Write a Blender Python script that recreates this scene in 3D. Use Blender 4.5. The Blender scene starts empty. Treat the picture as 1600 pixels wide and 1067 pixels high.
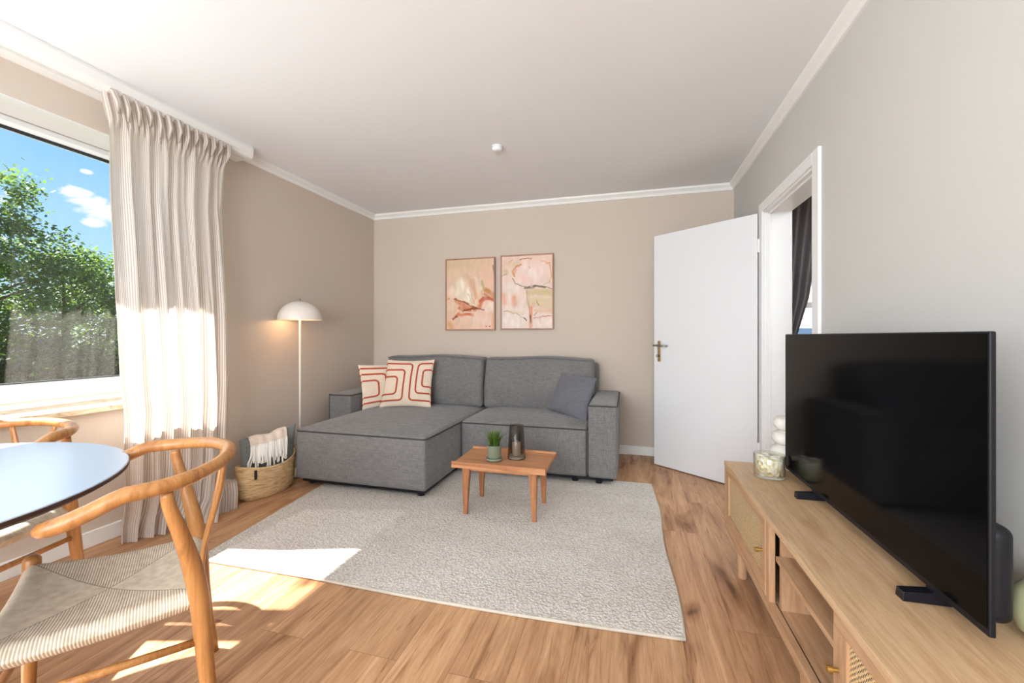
import bpy, math, random
from mathutils import Vector, Matrix
random.seed(7)
C = bpy.context.scene.collection
SC = bpy.context.scene
PI = math.pi
cos, sin = math.cos, math.sin

# ---------------------------------------------------------------- materials
def mat(name, col, rough=0.6, metal=0.0, spec=None, emit=None):
    m = bpy.data.materials.new(name); m.use_nodes = True
    b = m.node_tree.nodes['Principled BSDF']
    b.inputs['Base Color'].default_value = (*col, 1)
    b.inputs['Roughness'].default_value = rough
    b.inputs['Metallic'].default_value = metal
    if spec is not None: b.inputs['Specular IOR Level'].default_value = spec
    if emit:
        b.inputs['Emission Color'].default_value = (*emit[0], 1); b.inputs['Emission Strength'].default_value = emit[1]
    return m
def srgb(r, g, b):
    f = lambda c: (c/255/12.92) if c/255 <= .04045 else ((c/255+.055)/1.055)**2.4
    return (f(r), f(g), f(b))
class NT:
    def __init__(s, m): s.m = m; s.t = m.node_tree; s.n = s.t.nodes; s.l = s.t.links; s.b = s.n.get('Principled BSDF')
    def add(s, typ, **kw):
        n = s.n.new(typ)
        for k, v in kw.items():
            if k.startswith('i_'): n.inputs[k[2:].replace('_', ' ')].default_value = v
            else: setattr(n, k, v)
        return n
    def link(s, a, b): s.l.new(a, b)
    def coord(s, which='Object', scale=(1, 1, 1), rot=(0, 0, 0)):
        tc = s.add('ShaderNodeTexCoord'); mp = s.add('ShaderNodeMapping')
        mp.inputs['Scale'].default_value = scale; mp.inputs['Rotation'].default_value = rot
        s.link(tc.outputs[which], mp.inputs['Vector']); return mp.outputs[0]
    def noise(s, vec, scale, detail=4, rough=.55, dist=0):
        n = s.add('ShaderNodeTexNoise'); n.inputs['Scale'].default_value = scale
        n.inputs['Detail'].default_value = detail; n.inputs['Roughness'].default_value = rough
        n.inputs['Distortion'].default_value = dist
        s.link(vec, n.inputs['Vector']); return n.outputs['Fac']
    def ramp(s, fac, stops):
        r = s.add('ShaderNodeValToRGB'); e = r.color_ramp.elements
        while len(e) < len(stops): e.new(.5)
        for i, (p, c) in enumerate(stops):
            e[i].position = p; e[i].color = (*c, 1) if len(c) == 3 else c
        s.link(fac, r.inputs[0]); return r.outputs[0]
    def math(s, op, a, b=None, c=None):
        n = s.add('ShaderNodeMath'); n.operation = op
        for i, x in enumerate((a, b, c)):
            if x is None: continue
            if isinstance(x, (int, float)): n.inputs[i].default_value = x
            else: s.link(x, n.inputs[i])
        return n.outputs[0]
    def mix(s, fac, a, b, mode='MIX'):
        n = s.add('ShaderNodeMix'); n.data_type = 'RGBA'; n.blend_type = mode
        for i, x in ((0, fac), (6, a), (7, b)):
            if isinstance(x, (int, float)): n.inputs[i].default_value = x
            elif isinstance(x, tuple): n.inputs[i].default_value = (*x, 1)
            else: s.link(x, n.inputs[i])
        return n.outputs[2]
    def bump(s, h, strength=.3, dist=.01):
        n = s.add('ShaderNodeBump'); n.inputs['Strength'].default_value = strength; n.inputs['Distance'].default_value = dist
        s.link(h, n.inputs['Height']); s.link(n.outputs[0], s.b.inputs['Normal']); return n
    def col(s, c): s.link(c, s.b.inputs['Base Color'])
    def sep(s, v):
        n = s.add('ShaderNodeSeparateXYZ'); s.link(v, n.inputs[0]); return n.outputs

M = {}
def plaster(name, col, bumpk=.12, sc=60):
    m = mat(name, col, .9, spec=.2); n = NT(m); v = n.coord()
    f = n.noise(v, sc, 5); f2 = n.noise(v, 1.5, 2)
    n.col(n.mix(f2, tuple(c*.975 for c in col), tuple(min(1, c*1.02) for c in col)))
    n.bump(f, bumpk, .004); return m
M['wall'] = plaster('wall_paint', srgb(208, 194, 180)); M['wall_r'] = plaster('wall_paint_cool_lit', srgb(205, 203, 199))  # right wall coloured greyer to stand in for cool window light
M['ceiling'] = plaster('ceiling_paint', srgb(238, 239, 241), .12, 55)
M['white'] = mat('white_lacquer', srgb(238, 238, 238), .35)
M['door'] = mat('door_white', srgb(228, 229, 232), .4)
M['trimw'] = mat('trim_white', srgb(238, 237, 234), .5)
M['pvc'] = mat('window_pvc', srgb(242, 243, 242), .3)
M['gasket'] = mat('gasket', srgb(35, 38, 42), .6)
M['black'] = mat('black_plastic', srgb(10, 13, 24), .38, spec=.4)
M['screen'] = mat('tv_glass', (.002, .002, .0025), .1, spec=.07)
M['tvback'] = mat('tv_back', (.006, .006, .009), .5, spec=.3)
M['brass'] = mat('brass', srgb(196, 160, 92), .35, 1)
M['brass_dull'] = mat('aged_brass', srgb(190, 165, 120), .35, .9)
M['steel'] = mat('steel', srgb(150, 148, 142), .3, .9)
M['darkmetal'] = mat('dark_metal', srgb(40, 34, 30), .5)

def wood(name, c1, c2, c3, axis='X', rough=.45, sc=1.0):
    m = mat(name, c1, rough); n = NT(m)
    s = {'X': (1.2, 14, 14), 'Y': (14, 1.2, 14), 'Z': (14, 14, 1.2)}[axis]
    v = n.coord('Object', tuple(k*sc for k in s))
    a = n.noise(v, 1.6, 6, .6, 1.4); b = n.noise(v, 9, 5, .65, .3)
    base = n.ramp(a, [(.25, c3), (.5, c1), (.78, c2)])
    fine = n.ramp(b, [(.32, (.78, .74, .7)), (.55, (1, 1, 1))])
    n.col(n.mix(.7, base, fine, 'MULTIPLY')); n.bump(b, .08, .002); return m
M['oak_y'] = wood('oak_sideboard', srgb(201, 166, 127), srgb(219, 187, 150), srgb(178, 138, 98), 'Y')
M['oak_z'] = wood('oak_front', srgb(190, 150, 115), srgb(205, 168, 132), srgb(168, 126, 92), 'Z')
M['oak_front'] = wood('oak_rail', srgb(192, 152, 116), srgb(206, 170, 134), srgb(170, 128, 93), 'Y')
M['acacia'] = wood('acacia_table', srgb(188, 130, 88), srgb(206, 152, 108), srgb(152, 96, 60), 'X')
M['acacia_z'] = wood('acacia_leg', srgb(174, 116, 76), srgb(196, 140, 96), srgb(132, 82, 50), 'Z', sc=1.5)
M['chairwood'] = wood('oiled_oak_chair', srgb(180, 124, 70), srgb(200, 146, 90), srgb(138, 88, 46), 'Z', .36, 1.2)

def floor_mat():
    m = mat('floor_planks', srgb(200, 150, 108), .5); n = NT(m)
    v = n.coord('Object', (1, 1, 1), (0, 0, PI/2))
    br = n.add('ShaderNodeTexBrick'); n.link(v, br.inputs['Vector'])
    br.offset = .37; br.inputs['Scale'].default_value = 1
    br.inputs['Brick Width'].default_value = 1.29; br.inputs['Row Height'].default_value = .193
    br.inputs['Mortar Size'].default_value = .0011; br.inputs['Mortar Smooth'].default_value = .2
    br.inputs['Color1'].default_value = (0, 0, 0, 1); br.inputs['Color2'].default_value = (1, 1, 1, 1); br.inputs['Mortar'].default_value = (.5, .5, .5, 1)
    # per plank offset
    tc = n.add('ShaderNodeTexCoord'); sh = n.add('ShaderNodeVectorMath'); sh.operation = 'MULTIPLY_ADD'
    n.link(br.outputs['Color'], sh.inputs[0]); sh.inputs[1].default_value = (7.3, 5.1, 3.7); n.link(tc.outputs['Object'], sh.inputs[2])
    mp = n.add('ShaderNodeMapping'); mp.inputs['Scale'].default_value = (11, 1.05, 1); n.link(sh.outputs[0], mp.inputs[0])
    a = n.noise(mp.outputs[0], 1.0, 7, .62, 1.6)
    mp2 = n.add('ShaderNodeMapping'); mp2.inputs['Scale'].default_value = (60, 2.2, 1); n.link(sh.outputs[0], mp2.inputs[0])
    b = n.noise(mp2.outputs[0], 2.2, 5, .7, .3)
    mp3 = n.add('ShaderNodeMapping'); mp3.inputs['Scale'].default_value = (6.5, 1.5, 1); n.link(sh.outputs[0], mp3.inputs[0])
    k = n.noise(mp3.outputs[0], 1.2, 3, .5, .7)
    base = n.ramp(a, [(.25, srgb(140, 98, 66)), (.40, srgb(186, 140, 102)), (.55, srgb(204, 158, 118)), (.75, srgb(218, 176, 136))])
    tone = n.ramp(br.outputs['Color'], [(0, (.84, .83, .82)), (1, (1.0, 1.0, 1.0))])
    c = n.mix(1, base, tone, 'MULTIPLY')
    c = n.mix(.75, c, n.ramp(b, [(.3, (.66, .61, .57)), (.56, (1, 1, 1))]), 'MULTIPLY')
    c = n.mix(1, c, n.ramp(k, [(.29, (.30, .22, .17)), (.345, (.66, .57, .5)), (.44, (1, 1, 1))]), 'MULTIPLY')
    mp4 = n.add('ShaderNodeMapping'); mp4.inputs['Scale'].default_value = (24, 1.7, 1); mp4.inputs['Location'].default_value = (3.1, 7.7, 0); n.link(sh.outputs[0], mp4.inputs[0])
    k2 = n.noise(mp4.outputs[0], 1.3, 5, .6, 2.2)
    c = n.mix(.9, c, n.ramp(k2, [(.30, (.5, .4, .33)), (.37, (.84, .79, .74)), (.44, (1, 1, 1))]), 'MULTIPLY')
    c = n.mix(n.math('MULTIPLY', br.outputs['Fac'], .65), c, srgb(110, 72, 48))
    n.col(c)
    n.b.inputs['Roughness'].default_value = .42; n.b.inputs['Specular IOR Level'].default_value = .35
    h = n.math('SUBTRACT', b, n.math('MULTIPLY', br.outputs['Fac'], 2.0)); n.bump(h, .1, .002); return m
M['floor'] = floor_mat()

def fabric(name, col, k=.8, sc=420):
    m = mat(name, col, .95, spec=.15); n = NT(m)
    v = n.coord('Object')
    vx = n.coord('Object', (1, 1, .12)); vy = n.coord('Object', (.12, .12, 1))
    a = n.noise(vx, sc*.45, 3, .6); b = n.noise(vy, sc*.45, 3, .6)
    h = n.math('ADD', a, b); big = n.noise(v, 5, 3)
    lo = tuple(c*(1-.32*k) for c in col); hi = tuple(min(1, c*(1+.36*k)) for c in col)
    c = n.ramp(n.math('MULTIPLY', h, .5), [(.36, lo), (.5, col), (.64, hi)])
    n.col(n.mix(.5, c, n.ramp(big, [(.3, (.86, .86, .87)), (.7, (1.08, 1.07, 1.06))]), 'MULTIPLY'))
    n.bump(h, .35, .002)
    n.b.inputs['Sheen Weight'].default_value = .2
    return m
M['sofa'] = fabric('sofa_fabric', srgb(119, 117, 116), .75)
M['sofapillow'] = fabric('grey_pillow_fabric', srgb(108, 108, 114), .5)
M['piping'] = mat('sofa_piping', srgb(62, 61, 63), .9)
M['cream'] = fabric('cream_cotton', srgb(228, 210, 190), .25)
M['cord'] = mat('rust_cord', srgb(184, 70, 46), .85)
M['slate'] = fabric('slate_wool', srgb(120, 124, 124), .4)
M['throw'] = fabric('cream_throw', srgb(222, 204, 188), .35)
M['tassel'] = mat('white_tassel', srgb(235, 230, 222), .95)

def rug_mat():
    m = mat('rug_wool', srgb(205, 196, 184), 1, spec=.1); n = NT(m); v = n.coord()
    vo = n.add('ShaderNodeTexVoronoi'); vo.inputs['Scale'].default_value = 85; n.link(v, vo.inputs['Vector'])
    f = n.noise(v, 130, 4, .7); h = n.math('ADD', n.math('MULTIPLY', vo.outputs['Distance'], -1.0), n.math('MULTIPLY', f, .9))
    big = n.noise(n.coord('Object', (1, 2.5, 1), (0, 0, .5)), 2.2, 2)
    c = n.ramp(f, [(.3, srgb(205, 196, 186)), (.5, srgb(232, 226, 218)), (.7, srgb(246, 242, 236))])
    c = n.mix(.8, c, n.ramp(vo.outputs['Distance'], [(.2, (1, 1, 1)), (.75, (.74, .72, .70))]), 'MULTIPLY')
    n.col(n.mix(1, c, n.ramp(big, [(.38, (.93, .925, .92)), (.62, (1, 1, 1))]), 'MULTIPLY'))
    n.bump(h, .8, .008); return m
M['rug'] = rug_mat()
M['rugedge'] = fabric('rug_binding', srgb(200, 190, 176), .3)

def glass_mat(name, tint, refl=1.0, alpha=.96, rough=0.0, lo=.04):
    m = bpy.data.materials.new(name); m.use_nodes = True; t = m.node_tree; t.nodes.clear()
    o = t.nodes.new('ShaderNodeOutputMaterial'); tr = t.nodes.new('ShaderNodeBsdfTransparent'); g = t.nodes.new('ShaderNodeBsdfGlossy')
    tr.inputs[0].default_value = (*tint, 1); g.inputs['Roughness'].default_value = rough; g.inputs[0].default_value = (refl, refl, refl, 1)
    lw = t.nodes.new('ShaderNodeLayerWeight'); lw.inputs[0].default_value = .5
    fr = t.nodes.new('ShaderNodeMath'); fr.operation = 'POWER'; fr.inputs[1].default_value = 4.0; t.links.new(lw.outputs['Facing'], fr.inputs[0])
    mx = t.nodes.new('ShaderNodeMixShader')
    ma = t.nodes.new('ShaderNodeMath'); ma.operation = 'MULTIPLY_ADD'; ma.inputs[1].default_value = 1.0; ma.inputs[2].default_value = lo
    t.links.new(fr.outputs[0], ma.inputs[0]); t.links.new(ma.outputs[0], mx.inputs[0])
    t.links.new(tr.outputs[0], mx.inputs[1]); t.links.new(g.outputs[0], mx.inputs[2]); t.links.new(mx.outputs[0], o.inputs[0]); return m
M['glass'] = glass_mat('window_glass', (.95, .97, .97), 1, lo=.045)
M['smoke'] = glass_mat('smoked_glass', (.70, .67, .64), .7, rough=.15, lo=.03)
M['clear'] = glass_mat('clear_glass', (.97, .98, .95), .8, lo=.04)
M['greenglass'] = mat('green_glass', srgb(176, 178, 140), .15)

def curtain_mat():
    m = bpy.data.materials.new('sheer_striped_linen'); m.use_nodes = True; n = NT(m); n.n.clear()
    o = n.add('ShaderNodeOutputMaterial'); d = n.add('ShaderNodeBsdfDiffuse'); tl = n.add('ShaderNodeBsdfTranslucent'); tr = n.add('ShaderNodeBsdfTransparent')
    uv = n.add('ShaderNodeUVMap'); s = n.sep(uv.outputs[0])
    w = n.math('SINE', n.math('MULTIPLY', s[0], 2*PI*118)); st = n.math('GREATER_THAN', w, .25)
    fine = n.noise(n.coord('Object', (1, 1, .3)), 300, 2)
    c = n.mix(st, srgb(244, 238, 233), srgb(206, 188, 174)); c = n.mix(n.math('MULTIPLY', fine, .25), c, srgb(180, 168, 152))
    n.link(c, d.inputs[0]); n.link(c, tl.inputs[0]); tr.inputs[0].default_value = (1, 1, 1, 1)
    m1 = n.add('ShaderNodeMixShader'); m1.inputs[0].default_value = .42; n.link(d.outputs[0], m1.inputs[1]); n.link(tl.outputs[0], m1.inputs[2])
    m2 = n.add('ShaderNodeMixShader'); n.link(n.math('SUBTRACT', .035, n.math('MULTIPLY', st, .03)), m2.inputs[0])
    n.link(m1.outputs[0], m2.inputs[1]); n.link(tr.outputs[0], m2.inputs[2]); n.link(m2.outputs[0], o.inputs[0]); return m
M['curtain'] = curtain_mat()
M['darkcurtain'] = fabric('dark_curtain', srgb(128, 121, 122), .2)

def leaf_mat(name, c1, c2, c3):
    m = bpy.data.materials.new(name); m.use_nodes = True; n = NT(m); n.n.clear()
    o = n.add('ShaderNodeOutputMaterial'); d = n.add('ShaderNodeBsdfDiffuse'); tl = n.add('ShaderNodeBsdfTranslucent'); g = n.add('ShaderNodeBsdfGlossy')
    f = n.noise(n.coord(), 1.6, 5, .7); c = n.ramp(f, [(.3, c1), (.5, c2), (.72, c3)])
    n.link(c, d.inputs[0]); n.link(n.mix(.5, c, (.25, .38, .05)), tl.inputs[0]); g.inputs['Roughness'].default_value = .45
    m1 = n.add('ShaderNodeMixShader'); m1.inputs[0].default_value = .4; n.link(d.outputs[0], m1.inputs[1]); n.link(tl.outputs[0], m1.inputs[2])
    m2 = n.add('ShaderNodeMixShader'); m2.inputs[0].default_value = .06; n.link(m1.outputs[0], m2.inputs[1]); n.link(g.outputs[0], m2.inputs[2])
    n.link(m2.outputs[0], o.inputs[0]); return m
M['leaf_a'] = leaf_mat('leaf_bright', (.035, .09, .02), (.075, .16, .03), (.17, .26, .06))
M['leaf_b'] = leaf_mat('leaf_mid', (.018, .055, .016), (.04, .095, .026), (.10, .17, .045))
M['leaf_c'] = leaf_mat('leaf_dark', (.006, .026, .011), (.015, .046, .016), (.038, .08, .022))
M['bark'] = mat('bark', srgb(92, 80, 66), .95)
M['lawn'] = plaster('lawn', srgb(104, 110, 92), .5, 30)
M['render_wall'] = plaster('outside_render', srgb(226, 222, 214))
M['potgreen'] = mat('sage_glaze', srgb(122, 132, 112), .18)
M['soil'] = mat('soil', srgb(40, 32, 26), 1)
M['grass'] = leaf_mat('grass_blade', (.03, .08, .012), (.10, .20, .03), (.28, .40, .10))
M['wax'] = mat('candle_wax', srgb(226, 214, 196), .6)
M['ceramic'] = plaster('matte_ceramic', srgb(226, 222, 214), .1, 80)
M['lampwhite'] = mat('lamp_enamel', srgb(222, 214, 205), .45)
M['lampin'] = mat('lamp_inner', srgb(240, 225, 205), .6)
M['bulb'] = mat('bulb', (1, .8, .55), .5, emit=((1, .62, .32), 14))

def basket_mat():
    m = mat('woven_seagrass', srgb(214, 182, 134), .85, spec=.2); n = NT(m)
    v = n.coord('Object', (1, 1, 6)); a = n.noise(v, 16, 5, .7, .5); b = n.noise(n.coord('Object', (1, 1, 14)), 22, 3)
    c = n.ramp(a, [(.3, srgb(170, 132, 84)), (.5, srgb(216, 184, 138)), (.7, srgb(236, 212, 172))]); n.col(c)
    n.bump(n.math('ADD', a, b), .5, .006); return m
M['basket'] = basket_mat()

def cane_mat():
    m = mat('woven_cane', srgb(222, 190, 140), .6); n = NT(m)
    tc = n.add('ShaderNodeTexCoord'); s = n.sep(tc.outputs['Object'])
    P = .0125
    def dots(oy, oz):
        y = n.math('SUBTRACT', n.math('FRACT', n.math('ADD', n.math('DIVIDE', s[1], P), oy)), .5)
        z = n.math('SUBTRACT', n.math('FRACT', n.math('ADD', n.math('DIVIDE', s[2], P), oz)), .5)
        return n.math('SQRT', n.math('ADD', n.math('MULTIPLY', y, y), n.math('MULTIPLY', z, z)))
    dmin = n.math('MINIMUM', dots(0, 0), dots(.5, .5))
    hole = n.math('LESS_THAN', dmin, .205)
    st = n.noise(n.coord('Object', (1, 1, 1)), 260, 3)
    c = n.ramp(st, [(.35, srgb(196, 160, 110)), (.6, srgb(232, 206, 160))])
    n.col(n.mix(hole, c, (.012, .009, .007)))
    n.bump(n.math('MULTIPLY', dmin, 2), .6, .002); return m
M['cane'] = cane_mat()

def cord_seat_mat():
    m = mat('paper_cord', srgb(214, 196, 172), .8, spec=.2); n = NT(m)
    uv = n.add('ShaderNodeUVMap'); s = n.sep(uv.outputs[0])
    u = n.math('SUBTRACT', n.math('MULTIPLY', s[0], 2), 1); v = n.math('SUBTRACT', n.math('MULTIPLY', s[1], 2), 1)
    au = n.math('ABSOLUTE', u); av = n.math('ABSOLUTE', v)
    side = n.math('GREATER_THAN', au, av)
    cc = n.math('ADD', n.math('MULTIPLY', side, v), n.math('MULTIPLY', n.math('SUBTRACT', 1, side), u))
    w = n.math('SINE', n.math('MULTIPLY', cc, PI*70))
    gap = n.math('LESS_THAN', w, -.62)
    ns = n.noise(n.coord(), 40, 3)
    gapm = n.math('MULTIPLY', gap, n.math('MULTIPLY_ADD', side, .32, .14))
    c = n.ramp(ns, [(.3, srgb(206, 190, 168)), (.7, srgb(232, 218, 198))])
    c = n.mix(gapm, c, srgb(112, 92, 74))
    dia = n.math('LESS_THAN', n.math('ABSOLUTE', n.math('SUBTRACT', au, av)), .012)
    c = n.mix(n.math('MULTIPLY', dia, .5), c, srgb(100, 84, 66)); n.col(c)
    n.bump(w, .28, .003); return m
M['seatcord'] = cord_seat_mat()

def marble_mat():
    m = mat('travertine_sill', srgb(206, 180, 146), .3); n = NT(m)
    f = n.noise(n.coord('Object', (1, 1, 3)), 9, 6, .65, 1.2)
    n.col(n.ramp(f, [(.3, srgb(140, 104, 72)), (.46, srgb(214, 188, 154)), (.7, srgb(236, 224, 204))])); return m
M['sill'] = marble_mat()
M['tabletop'] = mat('white_laminate', srgb(172, 184, 199), .3)  # white top, with the sky's blue reflection put into its colour
M['tableedge'] = mat('dark_table_edge', srgb(62, 40, 34), .5)
def attr_mat(name, rough=.7):
    m = mat(name, (1, 1, 1), rough, spec=.25); n = NT(m)
    a = n.add('ShaderNodeVertexColor'); a.layer_name = 'paint'
    f = n.noise(n.coord('Object', (1, 1, 1)), 60, 5, .7, 1.5)
    n.col(n.mix(.35, a.outputs[0], n.ramp(f, [(.3, (.82, .78, .74)), (.6, (1.05, 1.03, 1.02))]), 'MULTIPLY')); n.bump(f, .15, .003); return m
M['art'] = attr_mat('brushed_paint')
M['artframe'] = wood('rose_wood_frame', srgb(176, 132, 110), srgb(190, 148, 124), srgb(150, 108, 88), 'Z')
def petals_mat():
    m = mat('dried_petals', srgb(230, 214, 176), .8); n = NT(m)
    vo = n.add('ShaderNodeTexVoronoi'); vo.inputs['Scale'].default_value = 70; n.link(n.coord(), vo.inputs['Vector'])
    n.col(n.ramp(n.sep(vo.outputs['Color'])[0], [(0, srgb(208, 184, 138)), (.3, srgb(238, 228, 204)), (1, srgb(252, 248, 238))])); n.bump(vo.outputs['Distance'], .8, .006); return m
M['petals'] = petals_mat()

# ---------------------------------------------------------------- mesh builder
class MB:
    def __init__(s): s.v = []; s.f = []; s.uv = None
    def add(s, vs, fs):
        k = len(s.v); s.v += [tuple(x) for x in vs]; s.f += [tuple(i+k for i in f) for f in fs]; return s
    def box(s, x0, x1, y0, y1, z0, z1):
        x0, x1 = min(x0, x1), max(x0, x1); y0, y1 = min(y0, y1), max(y0, y1); z0, z1 = min(z0, z1), max(z0, z1)
        v = [(x, y, z) for x in (x0, x1) for y in (y0, y1) for z in (z0, z1)]
        return s.add(v, [(0, 1, 3, 2), (4, 6, 7, 5), (0, 4, 5, 1), (2, 3, 7, 6), (0, 2, 6, 4), (1, 5, 7, 3)])
    def rbox(s, x0, x1, y0, y1, z0, z1, r, n=8, k=4, fn=None):
        c = ((x0+x1)/2, (y0+y1)/2, (z0+z1)/2); h = ((x1-x0)/2, (y1-y0)/2, (z1-z0)/2)
        r = min(r, min(h)*.98)
        def ax(hh):
            a = [hh-r*math.tan((1-i/k)*PI/4)-0 for i in range(0)]
            edge = [r*(1-math.tan(i/k*PI/4)) for i in range(k+1)]  # r .. 0
            edge = [hh-r+ (r-e) for e in edge]                      # hh-r .. hh
            inner = [-(hh-r)+2*(hh-r)*i/n for i in range(1, n)]
            return [-e for e in reversed(edge)]+inner+edge
        A = [ax(q) for q in h]; idx = {}; vs = []; fs = []
        def vert(p):
            key = tuple(round(q, 6) for q in p)
            if key in idx: return idx[key]
            q = [max(-(h[i]-r), min(h[i]-r, p[i])) for i in range(3)]
            d = Vector([p[i]-q[i] for i in range(3)]); L = d.length
            if L > 1e-9: d = d/L*r
            w = Vector(q)+d
            if fn:
                w = Vector(fn(w.x/h[0], w.y/h[1], w.z/h[2], w))
            idx[key] = len(vs); vs.append((w.x+c[0], w.y+c[1], w.z+c[2])); return idx[key]
        for a in range(3):
            b, d = (a+1) % 3, (a+2) % 3
            for sg in (-1, 1):
                for i in range(len(A[b])-1):
                    for j in range(len(A[d])-1):
                        q = []
                        for (ii, jj) in ((i, j), (i+1, j), (i+1, j+1), (i, j+1)):
                            p = [0, 0, 0]; p[a] = sg*h[a]; p[b] = A[b][ii]; p[d] = A[d][jj]; q.append(vert(p))
                        if len(set(q)) < 3: continue
                        fs.append(tuple(q if sg > 0 else reversed(q)))
        return s.add(vs, fs)
    def tube(s, pts, r, n=10, closed=False, sx=1, cap=True):
        pts = [Vector(p) for p in pts]; N = len(pts)
        rs = r if isinstance(r, (list, tuple)) else [r]*N
        up = None; rings = []
        for i in range(N):
            if closed: t = pts[(i+1) % N]-pts[i-1]
            else: t = pts[min(i+1, N-1)]-pts[max(i-1, 0)]
            t.normalize()
            if up is None:
                up = Vector((0, 0, 1)) if abs(t.z) < .9 else Vector((1, 0, 0))
            up = (up-t*up.dot(t)).normalized(); sd = t.cross(up)
            rings.append([pts[i]+(up*cos(2*PI*k/n)+sd*sin(2*PI*k/n)*sx)*rs[i] for k in range(n)])
        vs = [p for rg in rings for p in rg]; fs = []
        for i in range(N if closed else N-1):
            j = (i+1) % N
            for k in range(n): fs.append((i*n+k, i*n+(k+1) % n, j*n+(k+1) % n, j*n+k))
        if not closed and cap:
            vs += [pts[0], pts[-1]]
            for k in range(n):
                fs.append((N*n, (k+1) % n, k)); fs.append((N*n+1, (N-1)*n+k, (N-1)*n+(k+1) % n))
        return s.add(vs, fs)
    def lathe(s, prof, cx=0, cy=0, n=32, ex=1, ey=1, wob=None):
        vs = []; fs = []
        for (r, z) in prof:
            for k in range(n):
                a = 2*PI*k/n; rr = r; zz = z
                if wob: rr, zz = wob(r, z, a)
                vs.append((cx+rr*cos(a)*ex, cy+rr*sin(a)*ey, zz))
        for i in range(len(prof)-1):
            for k in range(n): fs.append((i*n+k, i*n+(k+1) % n, (i+1)*n+(k+1) % n, (i+1)*n+k))
        return s.add(vs, fs)
    def prism(s, poly, z0, z1):
        n = len(poly); vs = [(x, y, z0) for x, y in poly]+[(x, y, z1) for x, y in poly]
        return s.add(vs, [tuple(reversed(range(n))), tuple(range(n, 2*n))]+[(i, (i+1) % n, n+(i+1) % n, n+i) for i in range(n)])
    def xform(s, mtx): s.v = [tuple(mtx @ Vector(p)) for p in s.v]; return s
    def build(s, name, m, parent=None, smooth=False, bevel=0, seg=2, loc=None, rot=None):
        me = bpy.data.meshes.new(name); me.from_pydata(s.v, [], s.f); me.update()
        if smooth:
            me.polygons.foreach_set('use_smooth', [True]*len(me.polygons))
        if m: me.materials.append(m)
        if s.uv:
            l = me.uv_layers.new(name='UVMap')
            for lp in me.loops: l.data[lp.index].uv = s.uv[lp.vertex_index]
        o = bpy.data.objects.new(name, me); C.objects.link(o)
        if bevel:
            b = o.modifiers.new('bevel', 'BEVEL'); b.width = bevel; b.segments = seg; b.limit_method = 'ANGLE'; b.angle_limit = .6
        if smooth == 'auto' or bevel:
            pass
        if parent: o.parent = parent
        if loc: o.location = loc
        if rot: o.rotation_euler = rot
        return o
def tag(o, label=None, cat=None, group=None, kind=None):
    if label: o['label'] = label
    if cat: o['category'] = cat
    if group: o['group'] = group
    if kind: o['kind'] = kind
    return o
def thing(name, label, cat, loc=(0, 0, 0), rz=0, group=None):
    o = bpy.data.objects.new(name, None); C.objects.link(o); o.location = loc; o.rotation_euler = (0, 0, rz)
    o.empty_display_size = .05
    return tag(o, label, cat, group)
def struct(name, mb, m, parent=None, **kw):
    o = mb.build(name, m, parent, **kw)
    if not parent: o['kind'] = 'structure'
    return o
def smoothpath(pts, sub=6, closed=False):
    out = []; P = [Vector(p) for p in pts]; N = len(P)
    rng = range(N if closed else N-1)
    for i in rng:
        p0 = P[i-1] if (closed or i > 0) else P[0]*2-P[1]; p1 = P[i]; p2 = P[(i+1) % N]
        p3 = P[(i+2) % N] if (closed or i+2 < N) else P[-1]*2-P[-2]
        for k in range(sub):
            t = k/sub
            out.append(.5*((2*p1)+(p2-p0)*t+(2*p0-5*p1+4*p2-p3)*t*t+(-p0+3*p1-3*p2+p3)*t**3))
    if not closed: out.append(P[-1])
    return out
def lerp(a, b, t): return a+(b-a)*t
def interp(tab, x):
    if x <= tab[0][0]: return tab[0][1]
    for (a, b), (c, d) in zip(tab, tab[1:]):
        if x <= c: return lerp(b, d, (x-a)/(c-a))
    return tab[-1][1]

# ---------------------------------------------------------------- room
XL, XR, YB, YF, H = -2.77, .912, 4.15, -2.3, 2.49
WX = -3.22                                     # outer face of the window wall
wy0, wy1, wz0, wz1 = -.75, 2.09, .745, 2.237
NX1 = 3.6                                      # far side of the next room
struct('floor', MB().box(XL-.4, NX1, YF-.1, YB+.1, -.06, 0), M['floor'])
struct('ceiling', MB().box(WX, NX1, YF-.1, YB+.1, H, H+.1), M['ceiling'])
struct('wall_back', MB().box(XL-.3, XR+.16, YB, YB+.15, 0, H), M['wall'])
wl = MB(); wl.box(WX, XL, YF, wy0, 0, H); wl.box(WX, XL, wy1, YB, 0, H); wl.box(WX, XL, wy0, wy1, 0, wz0-.03); wl.box(WX, XL, wy0, wy1, wz1, H)
struct('wall_left', wl, M['wall'])
dy0, dy1, dz1 = 2.455, 3.28, 1.99
wr = MB(); wr.box(XR, XR+.155, YF, dy0, 0, H); wr.box(XR, XR+.155, dy1, YB, 0, H); wr.box(XR, XR+.155, dy0, dy1, dz1, H)
struct('wall_right', wr, M['wall_r'])
struct('wall_front', MB().box(XL-.3, XR+.155, YF-.12, YF, 0, H), M['wall'])
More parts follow.
